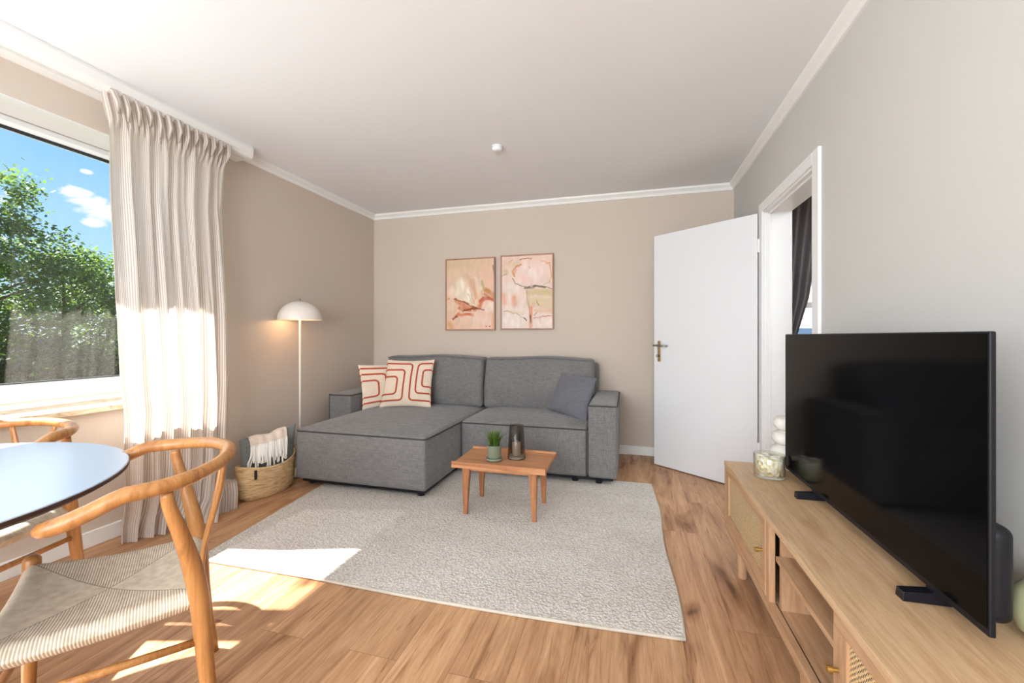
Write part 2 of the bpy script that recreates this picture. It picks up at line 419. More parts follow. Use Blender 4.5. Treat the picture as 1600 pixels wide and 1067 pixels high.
# crown trims (small cove)
def cove(x0, y0, x1, y1, nx, ny, s=.045):
    mb = MB(); prof = [(0, 0), (s, 0), (s*.92, -s*.35), (s*.45, -s*.8), (.012, -s*1.25), (0, -s*1.3)]
    vs = []
    for (px, py) in ((x0, y0), (x1, y1)):
        for (d, z) in prof: vs.append((px+nx*d, py+ny*d, H+z))
    n = len(prof); fs = [(i, (i+1) % n, n+(i+1) % n, n+i) for i in range(n)]+[tuple(range(n)), tuple(range(2*n-1, n-1, -1))]
    return mb.add(vs, fs)
struct('trim_1', cove(XL, YB, XR, YB, 0, -1), M['trimw'])
struct('trim_2', cove(XL, YF, XL, YB, 1, 0), M['trimw'])
struct('trim_3', cove(XR, YF, XR, YB, -1, 0), M['trimw'])
# baseboards
bb = lambda *a: MB().box(*a)
struct('baseboard_back', bb(XL, XR, YB-.016, YB, 0, .085), M['trimw'], bevel=.004)
struct('baseboard_left', bb(XL, XL+.016, YF, YB, 0, .085), M['trimw'], bevel=.004)
b = MB(); b.box(XR-.016, XR, YF, dy0-.09, 0, .085); b.box(XR-.016, XR, dy1+.09, YB, 0, .085)
struct('baseboard_right', b, M['trimw'], bevel=.004)

# window: fixed frame + sashes
win = MB(); FX = -3.0
win.box(FX-.09, FX-.02, wy0, wy1, wz0, wz0+.05); win.box(FX-.09, FX-.02, wy0, wy1, wz1-.04, wz1)
win.box(FX-.09, FX-.02, wy0, wy0+.05, wz0, wz1); win.box(FX-.09, FX-.02, wy1-.05, wy1, wz0, wz1)
wf = struct('window_1', win, M['pvc'], bevel=.004)
gz0, gz1 = .879, 2.176
for (a, c) in ((wy0+.04, .855), (.875, wy1-.04)):
    s_ = MB(); s_.box(FX-.07, FX, a, c, wz0+.037, gz0); s_.box(FX-.07, FX, a, c, gz1, wz1-.03)
    s_.box(FX-.07, FX, a, a+.075, gz0, gz1); s_.box(FX-.07, FX, c-.075, c, gz0, gz1)
    so = s_.build('window_sash', M['pvc'], wf, bevel=.006)
    g_ = MB(); g_.box(FX-.03, FX+.001, a+.075, c-.075, gz1-.008, gz1); g_.box(FX-.03, FX+.001, a+.075, c-.075, gz0, gz0+.005)
    g_.box(FX-.03, FX-.004, a+.075, a+.08, gz0, gz1); g_.box(FX-.03, FX-.004, c-.08, c-.075, gz0, gz1)
    g_.build('gasket', M['gasket'], so)
    MB().box(FX-.018, FX-.012, a+.07, c-.07, gz0-.01, gz1+.01).build('glass_pane', M['glass'], so)
MB().box(FX-.0, FX+.03, .885, .915, 1.35, 1.47).build('window_handle', M['white'], wf, bevel=.008)
sl = MB().prism([(FX-.03, wy0+.001), (XL+.001, wy0+.001), (XL+.001, wy0-.03), (-2.72, wy0-.03), (-2.72, wy1+.03), (XL+.001, wy1+.03), (XL+.001, wy1-.001), (FX-.03, wy1-.001)], wz0-.029, wz0+.001)
struct('window_sill', sl, M['sill'], bevel=.004)
# soffit / reveal lining in white
rv = MB(); rv.box(FX, XL-.001, wy0, wy1, wz1-.004, wz1-.0005); rv.box(FX, XL-.001, wy1-.004, wy1-.0005, wz0, wz1)
struct('trim_4', rv, M['white'])
# curtain pelmet/track hugging the ceiling
pel = MB(); prof = [(XL, H), (-2.615, H), (-2.607, 2.47), (-2.61, 2.43), (-2.622, 2.407), (-2.64, 2.402), (-2.66, 2.402), (-2.665, 2.425), (-2.69, 2.425), (-2.695, 2.402), (XL, 2.402)]
vs = [(x, y, z) for y in (YF, 2.42) for x, z in prof]; n = len(prof)
pel.add(vs, [(i, (i+1) % n, n+(i+1) % n, n+i) for i in range(n)]+[tuple(range(n)), tuple(range(2*n-1, n-1, -1))])
struct('trim_5', pel, M['trimw'])
# balcony slab of the storey above, outside
struct('balcony_slab', MB().box(-3.99, WX, -4, 5, 2.72, 2.88), M['render_wall'])
tag(bpy.data.objects['balcony_slab'], kind='structure')
o = MB().box(-3.30, -3.22, wy0, wy1, wz0-.05, wz0-.01).build('outer_sill', M['steel']); tag(o, kind='structure')

# ---------------------------------------------------------------- doorway + door
fr = MB(); cz = 2.055
fr.box(XR-.016, XR, dy0-.075, dy0, 0, cz); fr.box(XR-.016, XR, dy1, dy1+.075, 0, cz); fr.box(XR-.016, XR, dy0, dy1, dz1, cz)
fr.box(XR-.004, XR+.165, dy0-.001, dy0+.012, 0, dz1); fr.box(XR-.004, XR+.165, dy1-.012, dy1+.001, 0, dz1); fr.box(XR-.004, XR+.165, dy0, dy1, dz1-.012, dz1+.001)
fr.box(XR+.022, XR+.034, dy0, dy0+.022, 0, dz1); fr.box(XR+.022, XR+.034, dy1-.024, dy1, 0, dz1); fr.box(XR+.022, XR+.034, dy0, dy1, dz1-.024, dz1)
fr.box(XR+.155, XR+.171, dy0-.075, dy0, 0, cz); fr.box(XR+.155, XR+.171, dy1, dy1+.075, 0, cz); fr.box(XR+.155, XR+.171, dy0, dy1, dz1, cz)
struct('door_frame', fr, M['white'], bevel=.003)
hx, hy = .885, 3.345
ang = math.atan2(3.871-hy, .218-hx); DL = math.hypot(3.871-hy, .218-hx)
d = bpy.data.objects.new('door_1', None); C.objects.link(d); d.location = (hx, hy, 0); d.rotation_euler = (0, 0, ang); d['kind'] = 'structure'
lf = MB(); lf.box(.016, DL-.012, -.04, -.014, .008, 1.985); lf.box(.0, DL, -.014, 0, .008, 1.998)
lf.build('door_leaf', M['door'], d, bevel=.002)
hp = MB().box(DL-.068, DL-.038, 0, .006, .905, 1.085).build('handle_plate', M['brass_dull'], d, bevel=.002)
lv = MB(); lv.tube([(DL-.053, .004, 1.045), (DL-.053, .045, 1.045), (DL-.06, .052, 1.045), (DL-.16, .05, 1.043)], [.009, .009, .009, .007], 10)
lv.tube([(DL-.053, .04, 1.045), (DL-.02, .042, 1.045)], .008, 8)
lv.build('door_handle', M['steel'], d, smooth=True)
MB().tube([(DL-.053, .005, .955), (DL-.053, .016, .955)], .008, 12).build('keyhole', M['darkmetal'], d)
ky = MB(); ky.tube([(DL-.053, .012, .955), (DL-.053, .03, .955)], .003, 8); ky.tube([(DL-.053+.012*cos(a), .03, .955+.012*sin(a)) for a in [i*PI/6 for i in range(12)]], .0025, 6, closed=True)
ky.build('key', M['steel'], d)
for z in (.27, 1.72):
    h_ = MB(); h_.tube([(-.008, -.004, z), (-.008, -.004, z+.095)], .008, 12); h_.box(-.006, .012, -.008, -.002, z+.01, z+.085); h_.build('hinge', M['white'], d)

# ---------------------------------------------------------------- next room
struct('wall_next_back', MB().box(XR+.16, 1.36, YB, YB+.15, 0, H).box(2.5, NX1, YB, YB+.15, 0, H).box(1.36, 2.5, YB, YB+.15, 0, .82).box(1.36, 2.5, YB, YB+.15, 2.2, H), M['wall'])
struct('wall_next_right', MB().box(NX1, NX1+.1, YF, YB, 0, H), M['wall'])
struct('wall_next_front', MB().box(XR+.155, NX1, YF-.1, YF, 0, H), M['wall'])
w2 = MB(); w2.box(1.36, 2.5, YB+.05, YB+.11, .82, .9); w2.box(1.36, 2.5, YB+.05, YB+.11, 2.12, 2.2); w2.box(1.36, 1.43, YB+.05, YB+.11, .82, 2.2); w2.box(2.43, 2.5, YB+.05, YB+.11, .82, 2.2); w2.box(1.43, 2.43, YB+.055, YB+.10, 1.37, 1.42)
w2o = struct('window_2', w2, M['pvc'])
MB().box(1.43, 2.43, YB+.07, YB+.078, .9, 2.12).build('glass_pane', M['glass'], w2o)
# dark tied-back curtain in next room
cm = MB(); NS, NZ = 60, 40
for j in range(NZ+1):
    z = lerp(2.4, .02, j/NZ)
    rx = interp([(.02, 1.42), (.6, 1.385), (1.1, 1.365), (1.45, 1.46), (1.9, 1.52), (2.4, 1.60)], z)
    for i in range(NS+1):
        s_ = i/NS; x = lerp(1.18, rx, s_); y = YB-.10+.028*sin(s_*PI*11)
        cm.v.append((x, y, z))
for j in range(NZ):
    for i in range(NS): a = j*(NS+1)+i; cm.f.append((a, a+1, a+NS+2, a+NS+1))
o = cm.build('gathered_curtain', M['darkcurtain'], smooth=True); tag(o, 'dark grey gathered curtain in the next room, seen through the doorway', 'curtain')
# neighbouring house seen through that window
hs = thing('neighbour_house', 'pale house outside, glimpsed through the window of the next room', 'building', (6.5, 16, -3))
MB().box(-5, 5, 0, 6, 0, 7.7).build('facade', M['render_wall'], hs)
MB().add([(-5.4, -.5, 7.7), (5.4, -.5, 7.7), (5.4, 6.5, 7.7), (-5.4, 6.5, 7.7), (-5.4, 3, 9.5), (5.4, 3, 9.5)], [(0, 1, 5, 4), (2, 3, 4, 5), (0, 4, 3), (1, 2, 5), (0, 3, 2, 1)]).build('roof', mat('roof_tile', srgb(120, 84, 70), .8), hs)
for k in range(4): MB().box(-3.8+k*2.2, -2.8+k*2.2, -.03, .03, 3.2, 4.4).build('window_opening', mat('blue_grey_glass', srgb(90, 110, 135), .2), hs)

# ---------------------------------------------------------------- striped curtain
def px(u, v, X):
    a = (u-800)/655; dx = -sin(TH)+a*cos(TH); dy = cos(TH)+a*sin(TH); t = X/dx
    return dy*t, 1.12+(526-v)/655*t
TH = math.radians(15.5)
LX = lambda z: interp([(0, -2.66), (.3, -2.58), (.7, -2.53), (1.3, -2.585), (2.4, -2.645)], z)
RX = lambda z: interp([(0, -2.42), (.4, -2.53), (1.2, -2.58), (2.4, -2.64)], z)
def edge(tab, XF, X0s):
    out = []
    for (u, v) in tab:
        X = -2.6
        for _ in range(6): y, z = px(u, v, X); X = XF(max(0, z))
        out.append((z, y))
    return sorted(out)
EL = edge([(158, 141), (170, 190), (172, 300), (178, 400), (184, 500), (188, 600), (192, 700), (190, 800)], LX, 0)
ER = edge([(357, 232), (350, 268), (347, 330), (351, 400), (357, 500), (359, 600), (357, 700), (352, 770)], RX, 0)
ER = [(0.0, ER[0][1]-.10), (.1, ER[0][1]-.03)] + [e for e in ER if e[0] > .12]
cm = MB(); cm.uv = []; NS, NZ = 260, 90
fold = lambda s_, z: (.5*sin(2*PI*(s_*7.3+.15*sin(z*1.7)+.3))+.3*sin(2*PI*(s_*12.7+.11*z+.4))+.2*sin(2*PI*(s_*4.1-.2*z)))
for j in range(NZ+1):
    h = j/NZ; z = lerp(2.418, .006, h**.95)
    yl, yr = interp(EL, z), interp(ER, z)
    for i in range(NS+1):
        s_ = i/NS
        y = lerp(yl, yr, s_+.012*sin(2*PI*s_*6.2+z*2)*min(1, (2.4-z)*2) if 0 < s_ < 1 else s_)
        amp = interp([(0, .06), (.3, .045), (1.5, .032), (2.25, .022), (2.42, .012)], z)
        f = fold(s_, z)
        top = max(0, min(1, (z-2.22)/.08))
        f2 = abs(sin(2*PI*s_*11.5))**.6*1.6-.6
        X = lerp(LX(z), RX(z), s_)+amp*(f*(1-top)+f2*top)
        zz = z
        if z < .1: X += (.1-z)*.35*(.5+.5*sin(s_*22)); 
        if top > 0: zz = z+.018*sin(2*PI*s_*9+1)*max(0, (z-2.38)/.04)
        cm.v.append((X, y, zz)); cm.uv.append((s_, h))
for j in range(NZ):
    for i in range(NS): a = j*(NS+1)+i; cm.f.append((a, a+1, a+NS+2, a+NS+1))
cr = thing('window_curtain', 'sheer cream curtain with thin beige stripes hanging beside the window', 'curtain', (0, 0, 0))
cm.build('curtain_fabric', M['curtain'], cr, smooth=True)
# header tape ruffles
rf = MB(); rf.uv = []
for k in range(13):
    s_ = (k+.5)/13; y0 = lerp(interp(EL, 2.4), interp(ER, 2.4), s_); x0 = lerp(-2.64, -2.635, s_)
    y1 = lerp(interp(EL, 2.28), interp(ER, 2.28), s_+random.uniform(.01, .035)); n0 = len(rf.v)
    L = random.uniform(.09, .15); w = random.uniform(.012, .019)
    rf.tube([(x0, y0-.01, 2.43), (x0+.03, y0+.002, 2.41), (x0+.04, lerp(y0, y1, .5), 2.41-L*.5), (x0+.018, y1, 2.41-L)], [w*.5, w, w*.9, w*.3], 8, sx=.7)
    rf.uv += [(.02*((i-n0) % 8)/8*2+s_, .5) for i in range(n0, len(rf.v))]
rf.build('gathered_heading', M['curtain'], cr, smooth=True)
# folded hem corner lying on the floor
hm = MB(); hm.uv = []
n0 = 0
pts = [(-2.60, 2.19, .17), (-2.52, 2.20, .165), (-2.485, 2.18, .155), (-2.46, 2.165, .10), (-2.455, 2.155, .004)]
for (x, y, z) in smoothpath(pts, 4):
    for q in range(13):
        t = q/12; hm.v.append((x+.008*sin(q*1.9)-.05*t, y-.16*t, z-.012*t)); hm.uv.append((t*.12, .9))
R_ = len(smoothpath(pts, 4))
for j in range(R_-1):
    for q in range(12): a = j*13+q; hm.f.append((a, a+1, a+14, a+13))
hm.build('folded_hem', M['curtain'], cr, smooth=True)

# ---------------------------------------------------------------- rug
rg = thing('area_rug', 'large light beige looped wool rug under the sofa and coffee table', 'rug')
def rugpt(a, b_):
    x0, y0 = lerp(-2.075, .20, a), lerp(1.603, 1.655, a)
    if a > .3: y0 -= .02*sin(PI*(a-.3)/.7)
    x1, y1 = lerp(-2.29, .175, a), 3.32
    x = lerp(x0, x1, b_); y = lerp(y0, y1, b_); x += .008*sin(b_*11)*(1 if a > .95 else 0)
    return x, y
m_ = MB(); NA, NB = 60, 40
for i in range(NA+1):
    for j in range(NB+1):
        x, y = rugpt(i/NA, j/NB); m_.v.append((x, y, .0125+.0008*sin(i*.5)*sin(j*.4)))
for i in range(NA):
    for j in range(NB): a = i*(NB+1)+j; m_.f.append((a, a+NB+1, a+NB+2, a+1))
bd = [rugpt(i/NA, 0) for i in range(NA)]+[rugpt(1, j/NB) for j in range(NB)]+[rugpt(1-i/NA, 1) for i in range(NA)]+[rugpt(0, 1-j/NB) for j in range(NB)]
m_.build('rug_pile', M['rug'], rg, smooth=True)
MB().prism(bd, .0005, .0115).build('rug_backing', mat('rug_back', srgb(120, 104, 86), .9), rg)
MB().tube([(x, y, 0.0068) for x, y in bd], .0066, 8, closed=True).build('rug_binding', M['rugedge'], rg, smooth=True)

# ---------------------------------------------------------------- sofa
sf = thing('corner_sofa', 'grey fabric corner sofa with a chaise on the left and dark piped seams', 'sofa', (-1.35, 3.4, 0))
def SP(name, mb, m, **kw):
    mb.xform(Matrix.Translation((1.35, -3.4, 0))); return mb.build(name, m, sf, **kw)
CX0, CX1, CY0 = -2.395, -1.325, 2.585
SY0, AX0, AX1 = 3.19, -.292, -.078
def crown(h, power=1):
    def f(x, y, z, w):
        if z > 0:
            k = (1-min(1, abs(x))**4)*(1-min(1, abs(y))**4); return (w.x, w.y, w.z+h*k*z)
        k = 0; return (w.x, w.y, w.z)
    return f
def loop(x0, x1, y0, y1, z, r=.03, crownh=0):
    pts = []
    for (cx, cy, a0) in ((x1-r, y1-r, 0), (x0+r, y1-r, PI/2), (x0+r, y0+r, PI), (x1-r, y0+r, 3*PI/2)):
        for k in range(5): a = a0+k*PI/8; pts.append((cx+r*cos(a), cy+r*sin(a), z))
    return pts
ch = SP('chaise_seat', MB().rbox(CX0, CX1, CY0, 4.0, .06, .435, .028, 14, 4, crown(.035)), M['sofa'], smooth=True)
st = SP('seat', MB().rbox(CX1+.006, AX0-.004, SY0, 4.0, .06, .435, .028, 14, 4, crown(.035)), M['sofa'], smooth=True)
SP('piping', MB().tube(loop(CX0, CX1, CY0, 3.98, .418, .03), .0055, 8, closed=True), M['piping'], smooth=True).parent = ch
bpy.data.objects['piping'].parent = ch
pp = SP('piping', MB().tube(loop(CX1+.006, AX0-.004, SY0, 3.98, .418, .03), .0055, 8, closed=True), M['piping'], smooth=True); pp.parent = st
for x in (CX0+.008, CX1-.008):
    pp = SP('piping', MB().tube([(x, CY0+.008, .08), (x, CY0+.008, .41)], .004, 6), M['sofapillow']); pp.parent = ch
pp = SP('piping', MB().tube([(AX0-.014, SY0+.004, .08), (AX0-.014, SY0+.004, .41)], .004, 6), M['piping']); pp.parent = st
ar = SP('armrest', MB().rbox(AX0, AX1, SY0+.0, 4.08, .06, .61, .022, 8, 4, crown(.012)), M['sofa'], smooth=True)
pp = SP('piping', MB().tube(loop(AX0, AX1, SY0, 4.07, .600, .022), .005, 8, closed=True), M['piping'], smooth=True); pp.parent = ar
pp = SP('piping', MB().tube([(AX1-.006, SY0+.006, .07), (AX1-.006, SY0+.006, .6)], .004, 6), M['sofapillow']); pp.parent = ar
al = SP('armrest', MB().rbox(-2.635, CX0-.012, 3.24, 4.08, .06, .60, .022, 8, 4, crown(.012)), M['sofa'], smooth=True)
pp = SP('piping', MB().tube(loop(-2.635, CX0-.012, 3.24, 4.07, .59, .022), .005, 8, closed=True), M['piping'], smooth=True); pp.parent = al
pp = SP('piping', MB().tube([(-2.63, 3.246, .07), (-2.63, 3.246, .6)], .004, 6), M['piping']); pp.parent = al
SP('back_frame', MB().rbox(-2.36, AX1-.19, 3.98, 4.10, .07, .875, .03, 8, 3), M['sofa'], smooth=True)
def cushfn(x, y, z, w):
    k = (1-abs(x)**3)*(1-abs(z)**3)
    wob = .006*sin(x*4+1)*(1 if z > 0 else 0)
    yy = w.y-(.03*k if y < 0 else 0)+.045*max(0, (z+.2)) ; return (w.x*(1-.012*max(0, z)), yy, w.z+wob+.010*(1-x*x)*max(0, z))
for (x0, x1, zt) in ((-2.385, -1.335, .925), (-1.32, -.295, .922)):
    cu = SP('back_cushion', MB().rbox(x0, x1, 3.74, 3.96, .445, zt, .04, 14, 4, cushfn), M['sofa'], smooth=True)
    ptz = []
    h = (x1-x0)/2
    for k in range(25):
        x = lerp(-1, 1, k/24); ptz.append(((x0+x1)/2+x*(h-.02), 3.745+.04, zt-.012+.006*sin(x*4+1)+.01*(1-x*x)))
    pp = SP('piping', MB().tube(ptz, .004, 6), M['sofapillow']); pp.parent = cu
SP('base', MB().box(CX0+.03, CX1-.03, CY0+.04, 3.95, .035, .065).box(CX1-.02, AX1-.03, SY0+.04, 3.95, .035, .065), M['black'])
for (x, y) in ((CX0+.08, CY0+.09), (CX1-.07, CY0+.07), (-.395, SY0+.06), (-.215, SY0+.05), (-.2, 3.95), (CX0+.08, 3.95)):
    SP('foot', MB().tube([(x, y, .0135), (x, y, .06)], [.024, .027], 16), M['black'])

# pillows
def pillow(corners, T, n=28, pinch=.06):
    """corners: BL, BR, TR, TL seen from the front"""
    BL, BR, TR, TL = [Vector(c) for c in corners]
    N = ((BR-BL).cross(TL-BL)).normalized()
    def surf(u, v, side):
        uu = u*(1-pinch*(1-v*v)); vv = v*(1-pinch*(1-u*u))
        a, b_ = (uu+1)/2, (vv+1)/2
        p = BL.lerp(BR, a).lerp(TL.lerp(TR, a), b_)
        t = T*.5*(max(0, (1-u*u))**.55)*(max(0, (1-v*v))**.55)
        return p+N*t*side
    mb = MB(); g = [-cos(PI*i/n) for i in range(n+1)]; idx = {}
    for side in (1, -1):
        for i in range(n+1):
            for j in range(n+1):
                e = i in (0, n) or j in (0, n)
                if e and side == -1: idx[(side, i, j)] = idx[(1, i, j)]; continue
                idx[(side, i, j)] = len(mb.v); mb.v.append(tuple(surf(g[i], g[j], side)))
    for side in (1, -1):
        for i in range(n):
            for j in range(n):
                q = [idx[(side, i, j)], idx[(side, i+1, j)], idx[(side, i+1, j+1)], idx[(side, i, j+1)]]
                mb.f.append(tuple(q if side > 0 else q[::-1]))
    return mb, surf, N
def dpaths():
    # nested rounded lines, in u (left-right), v (down-up)
    def D(uL, uR, vt, vb, r=.14, openleft=True):
        sgn = 1 if openleft else -1; p = [(uL, vt)]
        n = 8
        p += [(lerp(uL, uR-sgn*r, k/n), vt) for k in range(1, n)]
        p += [(uR-sgn*r+sgn*r*sin(a), vt-r+r*cos(a)) for a in [k*PI/8 for k in range(5)]]
        p += [(uR, lerp(vt-r, vb+r, k/n)) for k in range(1, n)]
        p += [(uR-sgn*r+sgn*r*cos(a), vb+r-r*sin(a)) for a in [k*PI/8 for k in range(5)]]
        p += [(lerp(uR-sgn*r, uL, k/n), vb) for k in range(1, n+1)]
        return p
    a = D(-.97, -.42, .24, -.50); b_ = D(-.97, -.13, .54, -.76)
    n = 8; r = .14
    c = [(lerp(-.97, .16-r, k/n), .82) for k in range(n)]+[(.16-r+r*sin(t), .82-r+r*cos(t)) for t in [k*PI/8 for k in range(5)]]
    c += [(.16, lerp(.82-r, -.76+r, k/n)) for k in range(1, n)]
    c += [(.16+r-r*cos(t), -.76+r-r*sin(t)) for t in [k*PI/8 for k in range(5)]]+[(lerp(.16+r, .97, k/n), -.76) for k in range(1, n+1)]
    d_ = D(.97, .40, .82, -.46, .14, False); e = D(.97, .65, .53, -.18, .12, False)
    return [a, b_, c, d_, e]
def cord_pillow(name, label, corners, T, grp):
    mb, surf, N = pillow(corners, T)
    r_ = thing(name, label, 'cushion', tuple(sum((Vector(c) for c in corners[:2]), Vector())/2), 0, grp)
    inv = Matrix.Translation(-r_.location)
    mb.xform(inv); mb.build('cushion_cover', M['cream'], r_, smooth=True)
    cd = MB()
    for p in dpaths():
        pts = [surf(u*.985, v, 1)+N*.0025 for u, v in p]; cd.tube(pts, .0072, 7)
    for sgn, vv in ((-1, .82), (-1, .54), (-1, .24), (-1, -.50), (-1, -.76), (1, .82), (1, .53), (1, -.18), (1, -.46), (1, -.76)):
        q = surf(sgn*.99, vv, 1); cd.tube([q, q+Vector((0, 0, -.02))], [.009, .005], 7)
    cd.xform(inv); cd.build('rust_cord', M['cord'], r_, smooth=True)
    return r_
cord_pillow('throw_cushion', 'cream cushion with rust red cord lines, nearer and larger of the two on the chaise',
            [(-2.225, 3.42, .462), (-1.76, 3.54, .462), (-1.785, 3.67, .902), (-2.225, 3.56, .90)], .13, 'cream cushions with rust cord')
cord_pillow('throw_cushion', 'cream cushion with rust red cord lines, half hidden in the corner by the left armrest',
            [(-2.375, 3.37, .440), (-2.02, 3.74, .47), (-2.07, 3.80, .86), (-2.465, 3.43, .853)], .10, 'cream cushions with rust cord')
mb, _, _ = pillow([(-.69, 3.60, .495), (-.325, 3.40, .425), (-.255, 3.60, .77), (-.575, 3.74, .80)], .14)
mb.xform(Matrix.Translation((.46, -3.55, -.44)))
o = mb.build('sofa_cushion', M['sofapillow'], smooth=True, loc=(-.46, 3.55, .44)); tag(o, 'small grey cushion leaning on the right armrest of the sofa', 'cushion')

# ---------------------------------------------------------------- coffee table
ct = thing('coffee_table', 'small reddish wooden coffee table with raised lips and four tapered legs', 'table', (-.762, 2.603, .0125))
W2, D2, TZ = .294, .195, .322
MB().box(-W2, W2, -D2+.012, D2-.012, TZ-.022, TZ).build('tabletop', M['acacia'], ct, bevel=.002)
for sg in (-1, 1):
    p = [(sg*(D2-.020), TZ-.001), (sg*(D2-.012), TZ+.012), (sg*(D2+.002), TZ+.012), (sg*(D2+.002), TZ-.026), (sg*(D2-.020), TZ-.026)]
    vs = [(x, y, z) for x in (-W2-.002, W2+.002) for y, z in p]; n = 5
    MB().add(vs, [(i, (i+1) % n, n+(i+1) % n, n+i) for i in range(n)]+[tuple(range(n)), tuple(range(2*n-1, n-1, -1))]).build('raised_lip', M['acacia'], ct, bevel=.002)
MB().box(-.20, .20, -.150, -.132, TZ-.05, TZ-.022).box(-.20, .20, .132, .150, TZ-.05, TZ-.022).box(-.225, -.205, -.13, .13, TZ-.05, TZ-.022).box(.205, .225, -.13, .13, TZ-.05, TZ-.022).build('apron', M['acacia'], ct)
for sx in (-1, 1):
    for sy in (-1, 1):
        def q(w0, z): # outer faces straight, inner tapered
            x1 = sx*.238; y1 = sy*.165; return [(x1, y1), (x1-sx*w0, y1), (x1-sx*w0, y1-sy*w0), (x1, y1-sy*w0)]
        a = q(.05, 0); vs = []
        for (w0, z, ins) in ((.024, 0, .006), (.042, .2, .001), (.052, TZ-.022, 0)):
            x1 = sx*(.238-ins); y1 = sy*(.165-ins)
            vs += [(x1, y1, z), (x1-sx*w0, y1, z), (x1-sx*w0, y1-sy*w0*.8, z), (x1, y1-sy*w0*.8, z)]
        f = [(0, 1, 2, 3), (8, 9, 10, 11)]+[(k*4+i, k*4+(i+1) % 4, k*4+4+(i+1) % 4, k*4+4+i) for k in (0, 1) for i in range(4)]
        MB().add(vs, f).build('leg', M['acacia_z'], ct, bevel=.003)
tz = TZ+.0125+.001
# potted plant
pl = thing('potted_grass', 'small grass plant in a sage green glazed pot with saucer', 'plant', (-.820, 2.535, tz))
MB().lathe([(0, .012), (.040, .012), (.043, .03), (.046, .095), (.0475, .098), (.044, .098), (.042, .085), (0, .085)], n=36).build('pot', M['potgreen'], pl, smooth=True)
MB().lathe([(0, 0), (.046, 0), (.051, .006), (.053, .018), (.050, .019), (.045, .010), (0, .010)], n=36).build('saucer', M['potgreen'], pl, smooth=True)
MB().lathe([(0, .088), (.042, .086), (.042, .08)], n=24).build('soil', M['soil'], pl)
gb = MB()
for k in range(170):
    a = random.uniform(0, 2*PI); r0 = random.uniform(0, .03); L = random.uniform(.07, .145); out = random.uniform(.015, .085)*(.4+r0/.03*.8)
    p0 = Vector((r0*cos(a), r0*sin(a), .085)); w = .0034
    t = Vector((-sin(a), cos(a), 0))*w; prev = None; b0 = len(gb.v)
    for i in range(5):
        s_ = i/4; p = p0+Vector((cos(a), sin(a), 0))*out*s_**1.6+Vector((0, 0, L*(s_-.18*s_*s_)))
        ww = (1-s_)**.7+.04; gb.v += [tuple(p-t*ww), tuple(p+t*ww)]
    for i in range(4): gb.f.append((b0+2*i, b0+2*i+1, b0+2*i+3, b0+2*i+2))
gb.build('foliage', M['grass'], pl)
# lantern
ln = thing('candle_lantern', 'tall smoked glass hurricane lantern beside the green plant pot', 'lantern', (-.697, 2.622, tz))
MB().lathe([(0, .002), (.057, .002), (.059, .006), (.056, .05), (.046, .212), (.044, .214), (.043, .210), (.053, .05), (.055, .01)], n=40).build('glass_shade', M['smoke'], ln, smooth=True)
MB().lathe([(0, .004), (.050, .004), (.050, .020), (0, .020)], n=32).build('inner_base', mat('pale_base', srgb(210, 210, 205), .4), ln)
cd = thing('pillar_candle', 'cream pillar candle standing inside the smoked glass lantern', 'candle', (-.697, 2.622, tz+.0215))
MB().lathe([(0, 0), (.027, 0), (.028, .003), (.028, .078), (.025, .082), (0, .080)], n=28).build('wax', M['wax'], cd, smooth=True)
MB().tube([(0, 0, .079), (.001, 0, .09)], .0012, 6).build('wick', M['darkmetal'], cd)

# ---------------------------------------------------------------- floor lamp
fl = thing('floor_lamp', 'slim white floor lamp with a dome shade in the corner by the sofa', 'lamp', (-2.60, 2.855, 0))
MB().lathe([(0, 0), (.112, 0), (.115, .004), (.115, .014), (.11, .018), (.02, .020), (.012, .035), (0, .035)], n=40).build('base', M['lampwhite'], fl, smooth=True)
MB().tube([(0, 0, .02), (0, 0, 1.30)], .0085, 14).build('pole', M['lampwhite'], fl, smooth=True)
R, hgt, zb = .168, .155, 1.257
pr = [(R*cos(a), zb+hgt*sin(a)) for a in [k*PI/2/16 for k in range(17)]]; pr[-1] = (.0005, zb+hgt)
inn = [(max(.0004, (R-.004)*cos(a)), zb+(hgt-.004)*sin(a)) for a in [k*PI/2/16 for k in range(16, -1, -1)]]
sh = MB().lathe(pr+[(.0004, zb+hgt-.004)]+inn+[(R, zb)], n=48).build('lamp_shade', M['lampwhite'], fl, smooth=True)
MB().tube([(0, 0, zb+hgt-.002), (0, 0, zb+hgt+.006), (0, 0, zb+hgt+.02)], [.006, .004, .006], 10).build('finial', M['steel'], sh, smooth=True)
MB().lathe([(.0005, 1.275), (.022, 1.28), (.024, 1.30), (.018, 1.325), (.0005, 1.335)], n=20).build('bulb', M['bulb'], fl, smooth=True)
L = bpy.data.lights.new('lamp_glow', 'POINT'); L.energy = .9; L.color = (1, .62, .34); L.shadow_soft_size = .025
lo = bpy.data.objects.new('lamp_glow', L); lo.location = (-2.64, 2.82, 1.272); C.objects.link(lo)

